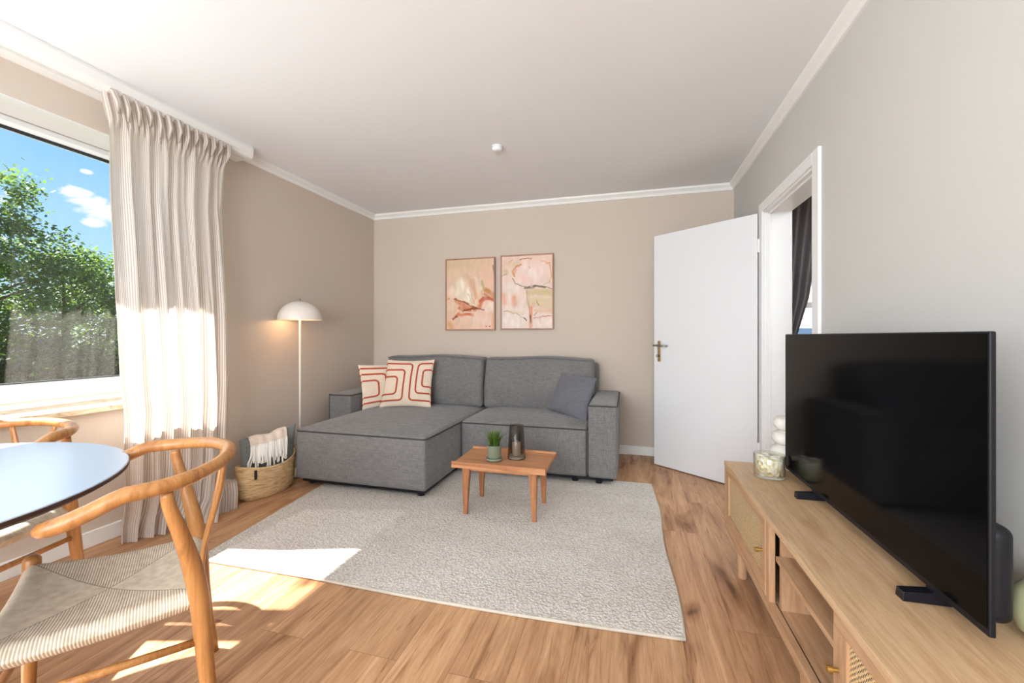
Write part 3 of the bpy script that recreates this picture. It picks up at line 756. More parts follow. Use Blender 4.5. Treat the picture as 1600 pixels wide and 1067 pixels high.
# ---------------------------------------------------------------- basket with cushion and throw
bs = thing('seagrass_basket', 'oval woven seagrass basket holding textiles, on the floor beside the floor lamp', 'basket', (-2.525, 2.455, 0))
def bw(r, z, a):
    k = z/.23; zz = z+k*k*(.018*cos(2*(a-PI/2))+.012*sin(a)); return r*(1+.012*sin(9*a+z*60)*.4), zz
prof = []
for k in range(24):
    z = .23*k/23; r = interp([(0, .86), (.03, .96), (.12, 1.0), (.23, 1.03)], z)+(.012 if k % 2 else 0); prof.append((r, z))
prof = [(0, .002)]+prof+[(1.0, .236), (.96, .228), (.92, .1), (.85, .03), (0, .02)]
MB().lathe(prof, n=72, ex=.128, ey=.222, wob=bw).build('basket_body', M['basket'], bs, smooth=True)
for (x, y, sy) in ((0, .235, 1),):
    MB().tube(smoothpath([(-.045, y*.97, .19), (-.04, y*1.0, .255), (0, y*1.0, .275), (.04, y*1.0, .255), (.045, y*.97, .19)], 5), .008, 8).build('handle', M['basket'], bs, smooth=True)
MB().box(-.004, .004, -.008, .008, 0, .062).tube([(.002, 0, .006), (.008, 0, .006)], .007, 10).build('leather_tag', M['black'], bs, bevel=.002, loc=(.088, -.178, .15), rot=(0, 0, math.atan2(-.61, .79)))
mb, sfn, Np = pillow([(-2.55, 2.28, .07), (-2.44, 2.60, .07), (-2.49, 2.69, .445), (-2.645, 2.335, .392)], .12, pinch=.03)
if Np.x < 0: pass
o = mb.build('basket_cushion', M['slate'], smooth=True); tag(o, 'slate grey cushion standing upright inside the seagrass basket', 'cushion')
side = 1 if Np.x > 0 else -1
# throw draped over it
tw = thing('fringed_throw', 'cream throw with white tassel fringe hung over the grey cushion in the basket', 'blanket')
tm = MB(); NU, NV = 24, 16
def thr(a, b_):
    # a across 0..1; b_ 0 (back) .. 1 (front hem)
    u = lerp(-.74, .58, a)
    if b_ < .3:
        v = lerp(.75, 1.0, b_/.3); p = sfn(u, v, -side)+Vector((-.010, .004, .006+.008*sin(a*9)))
    else:
        k = (b_-.3)/.7; v = lerp(1.0, .52, k); p = sfn(u, v, side)+Vector((.018, -.012, .006+.008*sin(a*9)*(1-k)))
        p += Vector((.7, -.7, 0))*(.006*sin(a*25))
    return p
for i in range(NU+1):
    for j in range(NV+1): tm.v.append(tuple(thr(i/NU, j/NV)))
for i in range(NU):
    for j in range(NV): a = i*(NV+1)+j; tm.f.append((a, a+NV+1, a+NV+2, a+1))
tm.build('throw_cloth', M['throw'], tw, smooth=True)
fr_ = MB()
for k in range(40):
    a = (k+.5)/40; p = thr(a, 1.0); L_ = random.uniform(.085, .15); sw = random.uniform(-.012, .012); o1 = random.uniform(.0, .012)
    q1 = p+Vector((.028, -.028, -L_*.35)); q2 = p+Vector((.05+o1*.6+sw*.6, -.05+sw*.6-o1*.5, -L_))
    if k < 3: q2 += Vector((-.012, -.02, 0))
    # keep outside the basket wall
    def outw(q):
        ex, ey = (q.x+2.525)/.142, (q.y-2.455)/.238; d_ = math.hypot(ex, ey)
        if q.z < .27 and d_ < 1.02: q.x = -2.525+(q.x+2.525)/d_*1.02; q.y = 2.455+(q.y-2.455)/d_*1.02
        return q
    fr_.tube(smoothpath([p+Vector((0, 0, .012)), q1, q2], 4), [.0062]*5+[.0055, .0055, .006, .0068], 6)
fr_.build('tassel_fringe', M['tassel'], tw, smooth=True)

# ---------------------------------------------------------------- art
def paint(name, label, x0, x1, z0, z1, bg, strokes, seed):
    t = thing(name, label, 'picture', ((x0+x1)/2, YB-.001, (z0+z1)/2), 0, 'framed abstract prints')
    w, h = (x1-x0)/2, (z1-z0)/2; fw = .012
    for (a, b_, c, d_) in ((-w, w, h-fw, h), (-w, w, -h, -h+fw), (-w, -w+fw, -h+fw, h-fw), (w-fw, w, -h+fw, h-fw)):
        pass
    f = MB(); f.box(-w, w, -.035, 0, h-fw, h).box(-w, w, -.035, 0, -h, -h+fw).box(-w, -w+fw, -.035, 0, -h+fw, h-fw).box(w-fw, w, -.035, 0, -h+fw, h-fw)
    f.build('frame', M['artframe'], t, bevel=.001)
    nx, nz = 120, 160; mb = MB(); cols = []
    rnd = random.Random(seed)
    from mathutils import noise as mn
    for j in range(nz+1):
        for i in range(nx+1):
            u, v = i/nx, j/nz
            mb.v.append((lerp(-w+fw, w-fw, u), -.024, lerp(h-fw, -h+fw, v)))
            n1 = mn.noise(Vector((u*4+seed, v*6, 0))); n2 = mn.noise(Vector((u*14, v*7+seed, 3))); n3 = mn.noise(Vector((u*30, v*30, seed)))
            c = Vector(bg(u, v))
            uu, vv = u+.018*n1+.006*n3, v+.02*n2+.005*n3
            for st_ in strokes:
                (pts, wd, colr, op) = st_[:4]; soft = st_[4] if len(st_) > 4 else .35
                best = 9
                for k in range(len(pts)-1):
                    ax, ay = pts[k]; bx_, by_ = pts[k+1]; dx, dy = bx_-ax, (by_-ay)*1.38
                    px_, py_ = uu-ax, (vv-ay)*1.38; L2 = dx*dx+dy*dy+1e-9; tt = max(0, min(1, (px_*dx+py_*dy)/L2))
                    dd = math.hypot(px_-tt*dx, py_-tt*dy); best = min(best, dd)
                if len(pts) == 1: best = math.hypot(uu-pts[0][0], (vv-pts[0][1])*1.38)
                e = (wd-best)/(wd*soft)
                if e > 0:
                    al_ = min(1, e)*op*(.8+.45*n2); al_ = max(0, min(1, al_)); c = c.lerp(Vector(colr), al_)
            c *= 1+.10*n2+.05*n1
            cols += [max(0, c.x), max(0, c.y), max(0, c.z), 1]
    for j in range(nz):
        for i in range(nx): a = j*(nx+1)+i; mb.f.append((a, a+nx+1, a+nx+2, a+1))
    o = mb.build('canvas', M['art'], t)
    at = o.data.attributes.new('paint', 'FLOAT_COLOR', 'POINT'); at.data.foreach_set('color', cols)
    return t
S = srgb
bgA = lambda u, v: Vector(S(222, 196, 166)).lerp(Vector(S(236, 198, 178)), max(0, min(1, u*.7+v*.5)))
strA = [
 ([(.1, .05), (.85, .1)], .16, S(205, 186, 150), .6, 1), ([(.05, .3), (.08, .6)], .1, S(236, 196, 180), .7, 1),
 ([(.82, .1), (.9, .35)], .14, S(236, 190, 168), .8, 1),
 ([(.2, .45), (.42, .6)], .2, S(240, 230, 208), .9, .9), ([(.3, .33), (.5, .55)], .13, S(244, 234, 216), .9, .8), ([(.62, .3), (.7, .42)], .1, S(240, 226, 204), .8, .9),
 ([(.42, .22), (.5, .3)], .05, S(206, 176, 140), .6, 1), ([(.55, .32), (.6, .45), (.66, .66)], .075, S(214, 160, 122), .75, .7),
 ([(.64, .38), (.68, .56), (.62, .66)], .05, S(240, 214, 186), .9, .6),
 ([(.75, .33), (.79, .44)], .045, S(178, 172, 118), .8, .7), ([(.84, .45), (1.0, .52)], .07, S(190, 128, 50), .95, .6),
 ([(.8, .5), (1.0, .60)], .035, S(176, 92, 50), .8, .7), ([(.03, .57), (.06, .56)], .03, S(200, 150, 60), .8, .8),
 ([(.72, .60), (.8, .56), (1.0, .58)], .05, S(190, 86, 50), .95, .5), ([(.70, .7), (.76, .6)], .05, S(210, 112, 74), .9, .6), ([(.80, .63), (.78, .67)], .04, S(244, 214, 200), 1, .5),
 ([(.86, .72), (1.0, .66)], .1, S(240, 222, 208), .95, .6),
 ([(.2, .58), (.3, .64), (.5, .70), (.62, .72)], .055, S(214, 124, 80), .95, .5), ([(.28, .70), (.5, .73)], .05, S(206, 108, 66), .9, .5),
 ([(.16, .56), (.34, .61), (.56, .68), (.8, .73)], .014, S(120, 52, 30), 1, .5), ([(.36, .74), (.56, .71), (.66, .70)], .028, S(104, 62, 34), .95, .6),
 ([(.35, .6), (.48, .64)], .012, S(150, 70, 44), .9, .5),
 ([(.14, .85), (.26, .79), (.38, .79), (.56, .80)], .034, S(206, 112, 78), .95, .5), ([(.13, .855), (.22, .825)], .014, S(96, 44, 28), 1, .5), ([(.28, .76), (.33, .82)], .02, S(224, 140, 100), .9, .6),
 ([(.1, .7), (.16, .66)], .1, S(240, 208, 188), .7, .9), ([(.6, .85), (.9, .88)], .12, S(240, 216, 202), .8, .9), ([(.4, .92), (.7, .95)], .07, S(228, 204, 180), .6, 1),
 ([(.05, .92), (.1, .97)], .09, S(216, 150, 76), .85, .9), ([(.97, .8), (.98, 1)], .04, S(226, 166, 130), .8, .8),
 ([(.46, .5), (.58, .64)], .006, S(150, 120, 84), .8, .6), ([(.52, .5), (.62, .66)], .006, S(160, 110, 84), .8, .6), ([(.5, .44), (.56, .52)], .006, S(170, 140, 100), .7, .6), ([(.74, .46), (.77, .56)], .007, S(150, 110, 60), .8, .6),
 ([(.83, .965), (.845, .965)], .012, S(60, 40, 34), 1, .5), ([(.91, .965), (.92, .965)], .014, S(90, 60, 44), 1, .5), ([(.99, .1), (1.0, .2)], .02, S(90, 64, 50), .8, .6)]
bgB = lambda u, v: Vector(S(238, 208, 192)).lerp(Vector(S(234, 218, 208)), v)
strB = [
 ([(.1, .1), (.3, .12)], .12, S(220, 196, 160), .7, 1), ([(.07, .2), (.1, .22)], .07, S(196, 184, 132), .8, .8), ([(.0, .27), (.1, .24)], .008, S(90, 74, 60), .9, .6),
 ([(.4, .27), (.8, .2)], .2, S(242, 216, 206), .95, .6), ([(.45, .15), (.7, .3)], .12, S(246, 228, 220), .8, .8), ([(.42, .30), (.5, .33)], .1, S(244, 200, 186), .7, .9),
 ([(.26, .28), (.22, .2), (.3, .14), (.38, .12)], .025, S(214, 130, 60), .95, .6), ([(.28, .2), (.26, .24)], .04, S(230, 150, 80), .7, .8),
 ([(.22, .31), (.27, .38), (.36, .41), (.5, .43)], .012, S(128, 118, 104), .95, .5), ([(.14, .08), (.22, .06)], .012, S(220, 130, 90), .8, .6), ([(.36, .055), (.6, .04)], .011, S(140, 74, 66), .95, .5),
 ([(.8, .08), (.95, .12), (.98, .3), (.94, .37)], .02, S(232, 164, 124), .9, .7), ([(.88, .12), (.96, .11)], .01, S(214, 130, 90), .8, .6), ([(.56, .15), (.57, .17)], .018, S(196, 120, 112), .7, .8),
 ([(.1, .42), (.3, .45)], .1, S(244, 232, 226), .7, .9), ([(.04, .54), (.06, .64)], .08, S(232, 160, 128), .8, .9), ([(.25, .58), (.26, .66)], .08, S(228, 150, 110), .85, .8), ([(.14, .5), (.15, .72)], .06, S(244, 222, 210), .8, .8),
 ([(.35, .5), (.45, .62)], .1, S(240, 214, 198), .6, 1),
 ([(.56, .5), (1.0, .52)], .09, S(206, 190, 138), .9, .6), ([(.58, .64), (1.0, .64)], .12, S(216, 196, 148), .8, .6), ([(.75, .7), (.98, .74)], .06, S(224, 190, 150), .7, .8),
 ([(.47, .45), (.6, .435), (.72, .42), (.86, .445)], .03, S(92, 92, 66), .95, .6), ([(.60, .40), (.63, .42), (.8, .43), (1.0, .465)], .010, S(70, 70, 54), .95, .5), ([(.84, .40), (.96, .36)], .008, S(180, 150, 110), .8, .6),
 ([(.50, .48), (.52, .62), (.55, .76), (.57, .86)], .009, S(150, 96, 70), .9, .6), ([(.54, .5), (.55, .7)], .02, S(222, 180, 130), .7, .8),
 ([(.58, .72), (.585, .98)], .045, S(224, 136, 90), .9, .6), ([(.575, .83), (.585, .91)], .022, S(92, 44, 26), 1, .5), ([(.63, .7), (.62, .67)], .035, S(236, 170, 140), .8, .8),
 ([(.70, .63), (.74, .69)], .007, S(60, 50, 40), 1, .5), ([(.70, .78), (.65, .83)], .009, S(110, 70, 50), .95, .5), ([(.1, .9), (.3, .93)], .15, S(248, 236, 228), .8, .9),
 ([(.04, .75), (.14, .78), (.3, .80), (.44, .85), (.5, .89)], .008, S(120, 110, 96), .9, .6), ([(.46, .865), (.5, .885)], .014, S(60, 54, 44), 1, .5), ([(.12, .76), (.45, .80)], .03, S(228, 196, 160), .7, .8),
 ([(.64, .86), (1.0, .83)], .012, S(206, 96, 70), .9, .6), ([(.7, .94), (1.0, .9)], .09, S(246, 226, 216), .85, .7), ([(.66, .76), (1.0, .78)], .05, S(232, 178, 140), .7, .8), ([(.75, .82), (.77, .93)], .01, S(214, 160, 130), .7, .8)]
paint('framed_print', 'framed abstract print with white petals over rust strokes, left of the pair above the sofa', -1.879, -1.325, 1.188, 1.945, bgA, strA, 3)
paint('framed_print', 'framed abstract print with pink blob and olive patch, right of the pair above the sofa', -1.266, -.716, 1.194, 1.952, bgB, strB, 8)

# ---------------------------------------------------------------- smoke detector
sd = thing('smoke_detector', 'small round white smoke detector on the ceiling', 'detector', (-.91, 2.88, H))
MB().lathe([(.0005, -.001), (.040, -.001), (.040, -.010), (.0005, -.010)], n=32).build('mounting_plate', M['white'], sd, smooth=False)
MB().lathe([(.0005, -.034), (.022, -.034), (.034, -.028), (.038, -.012), (.036, -.011), (.0005, -.011)], n=32).build('cover', M['white'], sd, smooth=True)

# ---------------------------------------------------------------- sideboard
sb = thing('media_sideboard', 'long light oak sideboard with woven cane doors and open shelves under the television', 'sideboard', (.69, 1.42, 0))
def B(name, m, par, *boxes, **kw):
    mb = MB()
    for q in boxes: mb.box(q[0]-.69, q[1]-.69, q[2]-1.42, q[3]-1.42, q[4], q[5])
    return mb.build(name, m, par, **kw)
SX0, SX1, SYa, SYb = .476, .893, .48, 2.365
B('top', M['oak_y'], sb, (SX0-.002, SX1, SYa, SYb, .463, .485), bevel=.0015)
B('bottom', M['oak_front'], sb, (SX0, SX1, SYa, SYb, .150, .182), bevel=.0015)
B('side_panel', M['oak_z'], sb, (SX0+.0, SX1, SYb-.022, SYb-.001, .182, .463), bevel=.001)
B('side_panel', M['oak_z'], sb, (SX0+.0, SX1, SYa+.001, SYa+.022, .182, .463), bevel=.001)
B('back_panel', M['oak_z'], sb, (SX1-.012, SX1-.002, SYa+.02, SYb-.02, .182, .463))
B('divider', M['oak_z'], sb, (SX0+.03, SX1-.012, 1.628, 1.65, .182, .463), bevel=.001)
B('divider', M['oak_z'], sb, (SX0+.03, SX1-.012, 1.185, 1.207, .182, .463), bevel=.001)
B('shelf', M['oak_front'], sb, (SX0+.012, SX1-.012, 1.207, 1.628, .350, .368), bevel=.001)
B('rail_groove', M['darkmetal'], sb, (SX0+.024, SX0+.027, 1.18, 1.67, .1815, .1828))
def cdoor(y0, y1, ky_):
    dr = B('door', M['oak_front'], sb, (SX0, SX0+.02, y0, y1, .43, .461), (SX0, SX0+.02, y0, y1, .184, .238), bevel=.0015)
    B('door_stile', M['oak_z'], dr, (SX0, SX0+.02, y0, y0+.05, .238, .43)); B('door_stile', M['oak_z'], dr, (SX0, SX0+.02, y1-.062, y1, .238, .43))
    q = MB().box(-.003, .003, -(y1-y0-.112)/2, (y1-y0-.112)/2, -.096, .096).build('cane_panel', M['cane'], dr, loc=(SX0+.010-.69, (y0+.05+y1-.062)/2-1.42, .334))
    k = MB().tube([(SX0-.69+.002, ky_-1.42, .335), (SX0-.69-.012, ky_-1.42, .335), (SX0-.69-.013, ky_-1.42, .335), (SX0-.69-.024, ky_-1.42, .335)], [.005, .0055, .0085, .0085], 16)
    k.build('knob', M['brass'], dr, smooth=False)
cdoor(1.705, SYb-.024, 1.735); cdoor(.505, 1.180, 1.155)
B('side_post', M['oak_z'], sb, (SX0+.003, SX0+.023, 1.672, 1.701, .182, .463))
for (x, y) in ((.512, 2.165), (.512, .66), (.86, 2.165), (.86, .66), (.512, 1.42)):
    MB().tube([(x-.69, y-1.42, 0), (x-.69, y-1.42, .15)], [.020, .023], 20).build('leg', M['oak_z'], sb, smooth=False, bevel=.002)

# ---------------------------------------------------------------- television
ZT = .486
tv = thing('television', 'large flat black television standing on the oak sideboard', 'television', (.70, 1.62, ZT))
MB().box(-.010, .002, -.566, .555, .036, .645).build('bezel', M['tvback'], tv, bevel=.003)
MB().box(-.0115, -.0098, -.562, .549, .052, .641).build('screen', M['screen'], tv)
bk = MB().rbox(.001, .050, -.548, .535, .05, .25, .022, 6, 3); bk.build('back_housing', M['tvback'], tv, smooth=True)
MB().rbox(.001, .022, -.5, .5, .24, .60, .01, 6, 3).build('back_plate', M['tvback'], tv, smooth=True)
for y in (.27, -.385):
    ft = MB(); ft.add([(-.066, y-.016, .0), (-.066, y+.014, .0), (.14, y+.022, .0), (.14, y-.012, .0),
                       (-.064, y-.015, .022), (-.064, y+.013, .022), (.0, y+.016, .027), (.0, y-.014, .027), (.14, y+.022, .012), (.14, y-.012, .012)],
                      [(0, 1, 2, 3), (4, 7, 6, 5), (7, 9, 8, 6), (0, 4, 5, 1), (0, 3, 9, 7, 4), (1, 5, 6, 8, 2), (2, 8, 9, 3)])
    ft.box(-.004, .03, y-.014, y+.016, .02, .06)
    ft.build('foot', M['black'], tv, bevel=.0015)

# ---------------------------------------------------------------- objects on the sideboard
jr = thing('candle_jar', 'clear glass jar filled with pale dried petals at the far end of the sideboard', 'jar', (.618, 2.148, .486))
MB().lathe([(.0005, .001), (.060, .001), (.064, .006), (.064, .100), (.062, .102), (.060, .100), (.060, .01), (.0005, .008)], n=44).build('glass_jar', M['clear'], jr, smooth=True)
MB().lathe([(.0005, .010), (.058, .010), (.0595, .086), (.045, .092), (.0005, .088)], n=40, wob=lambda r, z, a: (r*(1+.01*sin(7*a+z*90)), z+.003*sin(5*a)*(z > .05))).build('filling', M['petals'], jr, smooth=True)
va = thing('ring_vase', 'white matte ceramic vase of stacked bulging rings, behind the television', 'vase', (.750, 2.285, .486))
pr = [(.0005, 0), (.036, 0), (.038, .004), (.036, .035)]
for (zc, R_, rr) in ((.078, .058, .036), (.150, .052, .032), (.218, .048, .031)):
    for k in range(9):
        a = -PI/2+k*PI/8; pr.append((R_+rr*.9*cos(a), zc+rr*sin(a)*.98))
pr += [(.026, .252), (.024, .262), (.028, .275), (.024, .275), (.018, .25), (.0005, .24)]
MB().lathe(pr, n=44).build('vase_body', M['ceramic'], va, smooth=True)
gv = thing('round_jar', 'round pale green glass jar behind the near corner of the television', 'jar', (.842, 1.13, .486))
MB().lathe([(.0005, 0), (.03, 0), (.05, .02), (.060, .06), (.052, .1), (.038, .118), (.036, .125), (.033, .12), (.0005, .11)], n=40).build('jar_body', M['greenglass'], gv, smooth=True)

# ---------------------------------------------------------------- dining table
dt = thing('dining_table', 'round white dining table with a dark edge in the left foreground', 'table', (-1.83, .44, 0))
N_ = 96
tt = MB().lathe([(.0005, .7405), (.597, .7405), (.600, .739), (.600, .7375), (.0005, .7375)], n=N_); tt.build('tabletop', M['tabletop'], dt, smooth=False)
MB().lathe([(.0005, .7372), (.601, .7372), (.601, .728), (.585, .718), (.0005, .718)], n=N_).build('dark_underside', M['tableedge'], dt, smooth=False)
MB().lathe([(.0005, .717), (.08, .717), (.05, .69), (.04, .6), (.04, .08), (.06, .03), (.25, .012), (.26, 0), (.0005, 0)], n=48).build('pedestal', M['white'], dt, smooth=True)

# ---------------------------------------------------------------- wishbone chairs
def chair(loc, fwd, label):
    rz = math.atan2(fwd[1], fwd[0])-PI/2
    t = thing('wishbone_chair', label, 'chair', (loc[0], loc[1], 0), rz, 'oak wishbone dining chairs')
    # hoop rail (local y forward)
    pts = []
    for k in range(33):
        a = PI+ PI*k/32  # from left (-x) round the back
        pts.append((.268*cos(a), -.04+.215*sin(a), .747+.016*(-sin(a))**2))
    def arm(sg): return [(sg*.268, -.015, .738), (sg*.269, .02, .722), (sg*.268, .055, .708), (sg*.264, .082, .700), (sg*.260, .102, .696), (sg*.258, .110, .694)]
    pts = arm(-1)[::-1]+pts+arm(1)
    rs = [.009, .0155, .019, .0195, .0195, .0195]+[lerp(.0195, .0172, -sin(PI+PI*k/32)) for k in range(33)]+[.0195, .0195, .0195, .019, .0155, .009]
    MB().tube(pts, rs, 14, sx=1.12).build('top_rail', M['chairwood'], t, smooth=True)
    for sx in (-1, 1):
        ll = smoothpath([(sx*.228, -.222, 0), (sx*.214, -.196, .2), (sx*.203, -.180, .40), (sx*.205, -.165, .50), (sx*.222, -.142, .60), (sx*.243, -.118, .69), (sx*.246, -.112, .728)], 4)
        rr = [interp([(0, .0135), (.2, .0185), (.42, .0235), (.5, .0225), (.65, .0165), (.74, .013)], p.z) for p in ll]
        MB().tube(ll, rr, 14).build('leg', M['chairwood'], t, smooth=True)
        fp = [(sx*.235, .225, 0), (sx*.236, .222, .2), (sx*.238, .218, .42), (sx*.238, .218, .462), (sx*.238, .218, .474)]
        MB().tube(fp, [.0135, .0175, .0205, .020, .012], 16).build('leg', M['chairwood'], t, smooth=True)
        MB().tube([(sx*.206, -.188, .305), (sx*.236, .22, .335)], [.0095, .0105], 10).build('stretcher', M['chairwood'], t, smooth=True)
    MB().tube([(-.236, .22, .25), (.236, .22, .25)], .01, 10).build('cross_rail', M['chairwood'], t, smooth=True)
    MB().tube([(-.2, -.182, .385), (.2, -.182, .385)], .012, 10).build('cross_rail', M['chairwood'], t, smooth=True)
    # Y splat
    sp = MB()
    for sx in (-1, 1):
        pth = smoothpath([(sx*.008, -.182, .37), (sx*.010, -.190, .47), (sx*.028, -.212, .57), (sx*.060, -.232, .67), (sx*.085, -.240, .752)], 5)
        sp.tube(pth, [interp([(.37, .013), (.5, .012), (.75, .010)], p.z) for p in pth], 10, sx=.6)
    sp.build('splat', M['chairwood'], t, smooth=True)
    # woven seat
    NG = 36; mb = MB(); mb.uv = []; idx = {}
    def sp_(u, v, top):
        hw = lerp(.212, .252, (v+1)/2)*(1-.05*(1-v*v)); yy = v*.215*(1-.05*(1-u*u))+.022
        e = max(abs(u), abs(v)); drop = .026*max(0, (e-.86)/.14)**2
        z = .440-.020*(1-u*u)*(1-v*v)+.012*(abs(u)*abs(v))**1.5+.006*v
        zt_ = z-drop if top else z-.055+.9*drop
        return (u*hw, yy, zt_)
    g = [sin(PI/2*(2*i/NG-1)) for i in range(NG+1)]
    for top in (1, 0):
        for i in range(NG+1):
            for j in range(NG+1):
                p = sp_(g[i], g[j], top); idx[(top, i, j)] = len(mb.v); mb.v.append(p); mb.uv.append(((g[i]+1)/2, (g[j]+1)/2))
    for top in (1, 0):
        for i in range(NG):
            for j in range(NG):
                q = [idx[(top, i, j)], idx[(top, i+1, j)], idx[(top, i+1, j+1)], idx[(top, i, j+1)]]; mb.f.append(tuple(q if top else q[::-1]))
    for k in range(NG):
        for (a, b_) in (((k, 0), (k+1, 0)), ((NG, k), (NG, k+1)), ((k+1, NG), (k, NG)), ((0, k+1), (0, k))):
            mb.f.append((idx[(0,)+a], idx[(0,)+b_], idx[(1,)+b_], idx[(1,)+a]))
    mb.build('woven_seat', M['seatcord'], t, smooth=True)
    return t
chair((-1.379, .843), (-.61, -.79), 'wishbone chair with woven cord seat in the foreground, its curved back toward the sofa')
chair((-2.31, .925), (.33, -.94), 'wishbone chair tucked behind the round table by the window, mostly hidden')

# ---------------------------------------------------------------- outside: trees
o = MB().box(-60, -3.3, -30, 45, -3.1, -3.0).box(-3.3, 40, 8, 45, -3.1, -3.0).build('lawn', M['lawn']); tag(o, kind='structure')
def leafcloud(n, blobs, size, seed):
    rnd = random.Random(seed); vs = []; fs = []
    cl = []
    for (c, r) in blobs:
        for _ in range(int(60*r[0]*r[2])):
            d_ = Vector((rnd.gauss(0, 1), rnd.gauss(0, 1), rnd.gauss(0, 1))).normalized()*rnd.uniform(.45, 1)**.5
            cl.append((c[0]+d_.x*r[0], c[1]+d_.y*r[1], c[2]+d_.z*r[2], rnd.uniform(.14, .30)))
    for _ in range(n):
        cx, cy, cz_, cr_ = cl[rnd.randrange(len(cl))]
        x, y, z = cx+rnd.gauss(0, cr_*.6), cy+rnd.gauss(0, cr_*.6), cz_+rnd.gauss(0, cr_*.42)
        a = rnd.uniform(0, 2*PI); b_ = rnd.uniform(-.9, .9); s_ = size*rnd.uniform(.6, 1.25)
        t1 = Vector((cos(a)*cos(b_), sin(a)*cos(b_), sin(b_)))*s_; t2 = Vector((-sin(a), cos(a), rnd.uniform(-.8, .8))).normalized()*s_*.32
        p = Vector((x, y, z)); k = len(vs)
        vs += [tuple(p), tuple(p+t1*.5+t2), tuple(p+t1), tuple(p+t1*.5-t2)]; fs.append((k, k+1, k+2, k+3))
    mb = MB(); mb.v = vs; mb.f = fs; return mb
def tree(label, cat, loc, h, blobs, n, m, seed, size=.1, name='garden_tree'):
    t = thing(name, label, cat, (loc[0], loc[1], -3.0), 0, 'trees outside the window')
    leafcloud(n, blobs, size, seed).build('foliage', m, t)
    tr = MB(); tr.tube([(0, 0, 0), (.05, .03, h*.45), (0, .08, h*.7), (.05, 0, h*.85)], [.13, .10, .06, .015], 10)
    rnd = random.Random(seed+50)
    for k in range(12):
        z0 = h*rnd.uniform(.35, .72); a = rnd.uniform(0, 2*PI); L = rnd.uniform(.5, .85)
        tr.tube(smoothpath([(.03, .03, z0), (cos(a)*L*.5, sin(a)*L*.5, z0+L*.45), (cos(a)*L, sin(a)*L, z0+L*.75)], 3), [.03, .028, .025, .022, .018, .012, .008], 6)
    tr.build('trunk', M['bark'], t, smooth=True); return t
A = 3.35
tree('tall bright green tree at the left edge of the window view', 'tree', (-10.6, 4.25), 7.0,
     [((0, 0, A+1.5), (1.3, 1.3, 1.5)), ((.0, .15, A+3.0), (.75, .75, .75)), ((.45, .65, A+2.3), (.55, .7, .45)), ((-.5, -.8, A+3.0), (1, 1, .9)), ((.2, .3, A-.2), (1.4, 1.3, 1.2))], 30000, M['leaf_a'], 1, .085)
tree('rounded yellow green tree in the middle of the window view', 'tree', (-11.0, 5.7), 6.2,
     [((0, 0, A+1.0), (1.3, 1.2, 1.35)), ((.3, .2, A+2.0), (.7, .7, .5)), ((.1, -.1, A-.7), (1.5, 1.4, 1.3))], 26000, M['leaf_a'], 2, .085)
tree('dense mid green tree beside the curtain edge, seen through the glass', 'tree', (-12.2, 7.9), 6.4,
     [((0, 0, A+1.2), (1.7, 1.5, 1.55)), ((-.5, -.4, A+2.0), (.9, .9, .7)), ((.3, -.2, A-.6), (1.8, 1.6, 1.4))], 28000, M['leaf_b'], 3, .09)
tree('dark bushy evergreen low behind the window glass', 'tree', (-8.8, 4.45), 3.6,
     [((0, 0, A-.35), (1.2, 1.2, 1.15)), ((0, .9, A-.7), (1.0, 1.0, 1.0)), ((-.3, -.9, A-.4), (1.2, 1.0, 1.1))], 26000, M['leaf_c'], 4, .075)
tree('dark green background tree filling the gap between the nearer crowns', 'tree', (-14.5, 7.6), 5.6,
     [((0, 0, A+.6), (2.2, 2.4, 1.6)), ((0, 0, A-1), (2.2, 2.4, 1.4))], 22000, M['leaf_c'], 5, .12)
tree('leafy tree behind the tall one, at the far left of the window', 'tree', (-13.0, 3.4), 6.0,
     [((0, 0, A+1.0), (1.7, 2.0, 1.7)), ((0, 0, A-.8), (1.8, 2.0, 1.5))], 18000, M['leaf_b'], 6, .12)
for o in [x for x in C.objects if x.name.startswith('garden_tree')]: pass

# ---------------------------------------------------------------- world sky
w = bpy.data.worlds.new('sky'); SC.world = w; w.use_nodes = True
n = w.node_tree.nodes; l = w.node_tree.links; n.clear()
class WT(NT):
    def __init__(s, t): s.t = t; s.n = t.nodes; s.l = t.links; s.b = None
W = WT(w.node_tree)
out = W.add('ShaderNodeOutputWorld'); bg = W.add('ShaderNodeBackground'); tc = W.add('ShaderNodeTexCoord')
s_ = W.sep(tc.outputs['Generated'])
grad = W.ramp(s_[2], [(0, srgb(215, 234, 248)), (.12, srgb(176, 216, 248)), (.35, srgb(128, 188, 242)), (1, srgb(70, 132, 212))])
def cdir(u, v):
    a = (u-800)/655; return Vector((-sin(TH)+a*cos(TH), cos(TH)+a*sin(TH), (526-v)/655)).normalized()
mp = W.add('ShaderNodeMapping'); mp.inputs['Scale'].default_value = (1, 1, 2.4); W.link(tc.outputs['Generated'], mp.inputs[0])
cn = W.noise(mp.outputs[0], 16, 6, .6, .3)
mask = None
for (u, v, rad) in ((150, 322, .030), (120, 300, .018), (172, 330, .035), (148, 348, .014), (134, 268, .010), (-300, 250, .08), (-60, 300, .03)):
    dp = W.add('ShaderNodeVectorMath'); dp.operation = 'SUBTRACT'; W.link(tc.outputs['Generated'], dp.inputs[0]); dp.inputs[1].default_value = cdir(u, v)
    sc_ = W.add('ShaderNodeVectorMath'); sc_.operation = 'MULTIPLY'; W.link(dp.outputs[0], sc_.inputs[0]); sc_.inputs[1].default_value = (1, 1, 2.0)
    ln_ = W.add('ShaderNodeVectorMath'); ln_.operation = 'LENGTH'; W.link(sc_.outputs[0], ln_.inputs[0])
    mm = W.math('SUBTRACT', 1, W.math('DIVIDE', ln_.outputs['Value'], rad*1.3))
    mask = mm if mask is None else W.math('MAXIMUM', mask, mm)
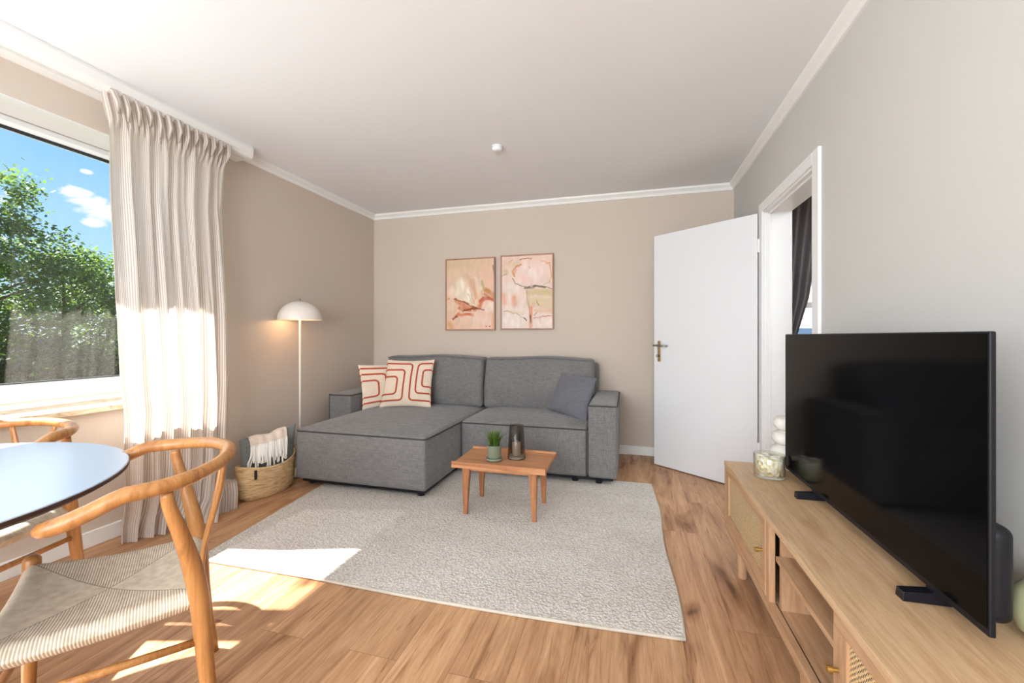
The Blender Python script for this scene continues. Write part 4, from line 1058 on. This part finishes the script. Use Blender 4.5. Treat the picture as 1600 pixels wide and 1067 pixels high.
cl = W.math('ADD', mask, W.math('MULTIPLY', W.math('SUBTRACT', cn, .5), 2.2))
clr = W.ramp(cl, [(.12, (0, 0, 0)), (.5, (1, 1, 1))])
clm = W.add('ShaderNodeRGBToBW'); W.link(clr, clm.inputs[0])
col = W.mix(clm.outputs[0], grad, srgb(250, 248, 250))
W.link(col, bg.inputs[0]); bg.inputs[1].default_value = 1.25; W.link(bg.outputs[0], out.inputs[0])

# ---------------------------------------------------------------- lights
def area(name, loc, rot, sx, sy, e, col):
    L = bpy.data.lights.new(name, 'AREA'); L.shape = 'RECTANGLE'; L.size = sx; L.size_y = sy; L.energy = e; L.color = col
    o = bpy.data.objects.new(name, L); o.location = loc; o.rotation_euler = rot; C.objects.link(o); return o
sun = bpy.data.lights.new('sun', 'SUN'); sun.energy = 29; sun.angle = math.radians(.6); sun.color = (1, .97, .93)
so = bpy.data.objects.new('sun', sun); so.rotation_euler = Vector((1, .27, -1.03)).to_track_quat('-Z', 'Y').to_euler(); so.location = (-8, -2, 6); C.objects.link(so)
# daylight entering through the window, seen from the room side
area('window_daylight', (-2.66, .35, 1.45), (0, -PI/2-.25, 0), 1.1, 2.0, 13, (.76, .89, 1))
# added fill lamp behind the camera, in front of a solid wall
area('rear_fill', (-.9, YF+.05, 1.5), (PI/2, 0, 0), 2.6, 1.7, 178, (.87, .945, 1))
# the next room's own daylight
area('next_room_daylight', (2.2, 2.6, 2.3), (0, 0, 0), 1.4, 1.4, 30, (.9, .96, 1))

# ---------------------------------------------------------------- camera
cam = bpy.data.cameras.new('camera'); co = bpy.data.objects.new('camera', cam); C.objects.link(co)
co.location = (0, 0, 1.12); co.rotation_euler = (PI/2, 0, TH)
cam.sensor_width = 36; cam.sensor_fit = 'HORIZONTAL'; cam.lens = 655/1600*36; cam.shift_y = -7.5/1600; cam.clip_start = .02; cam.clip_end = 200
SC.camera = co
SC.view_settings.view_transform = 'Standard'; SC.view_settings.look = 'None'; SC.view_settings.exposure = .14; SC.view_settings.gamma = 1
SC.cycles.caustics_reflective = False; SC.cycles.caustics_refractive = False
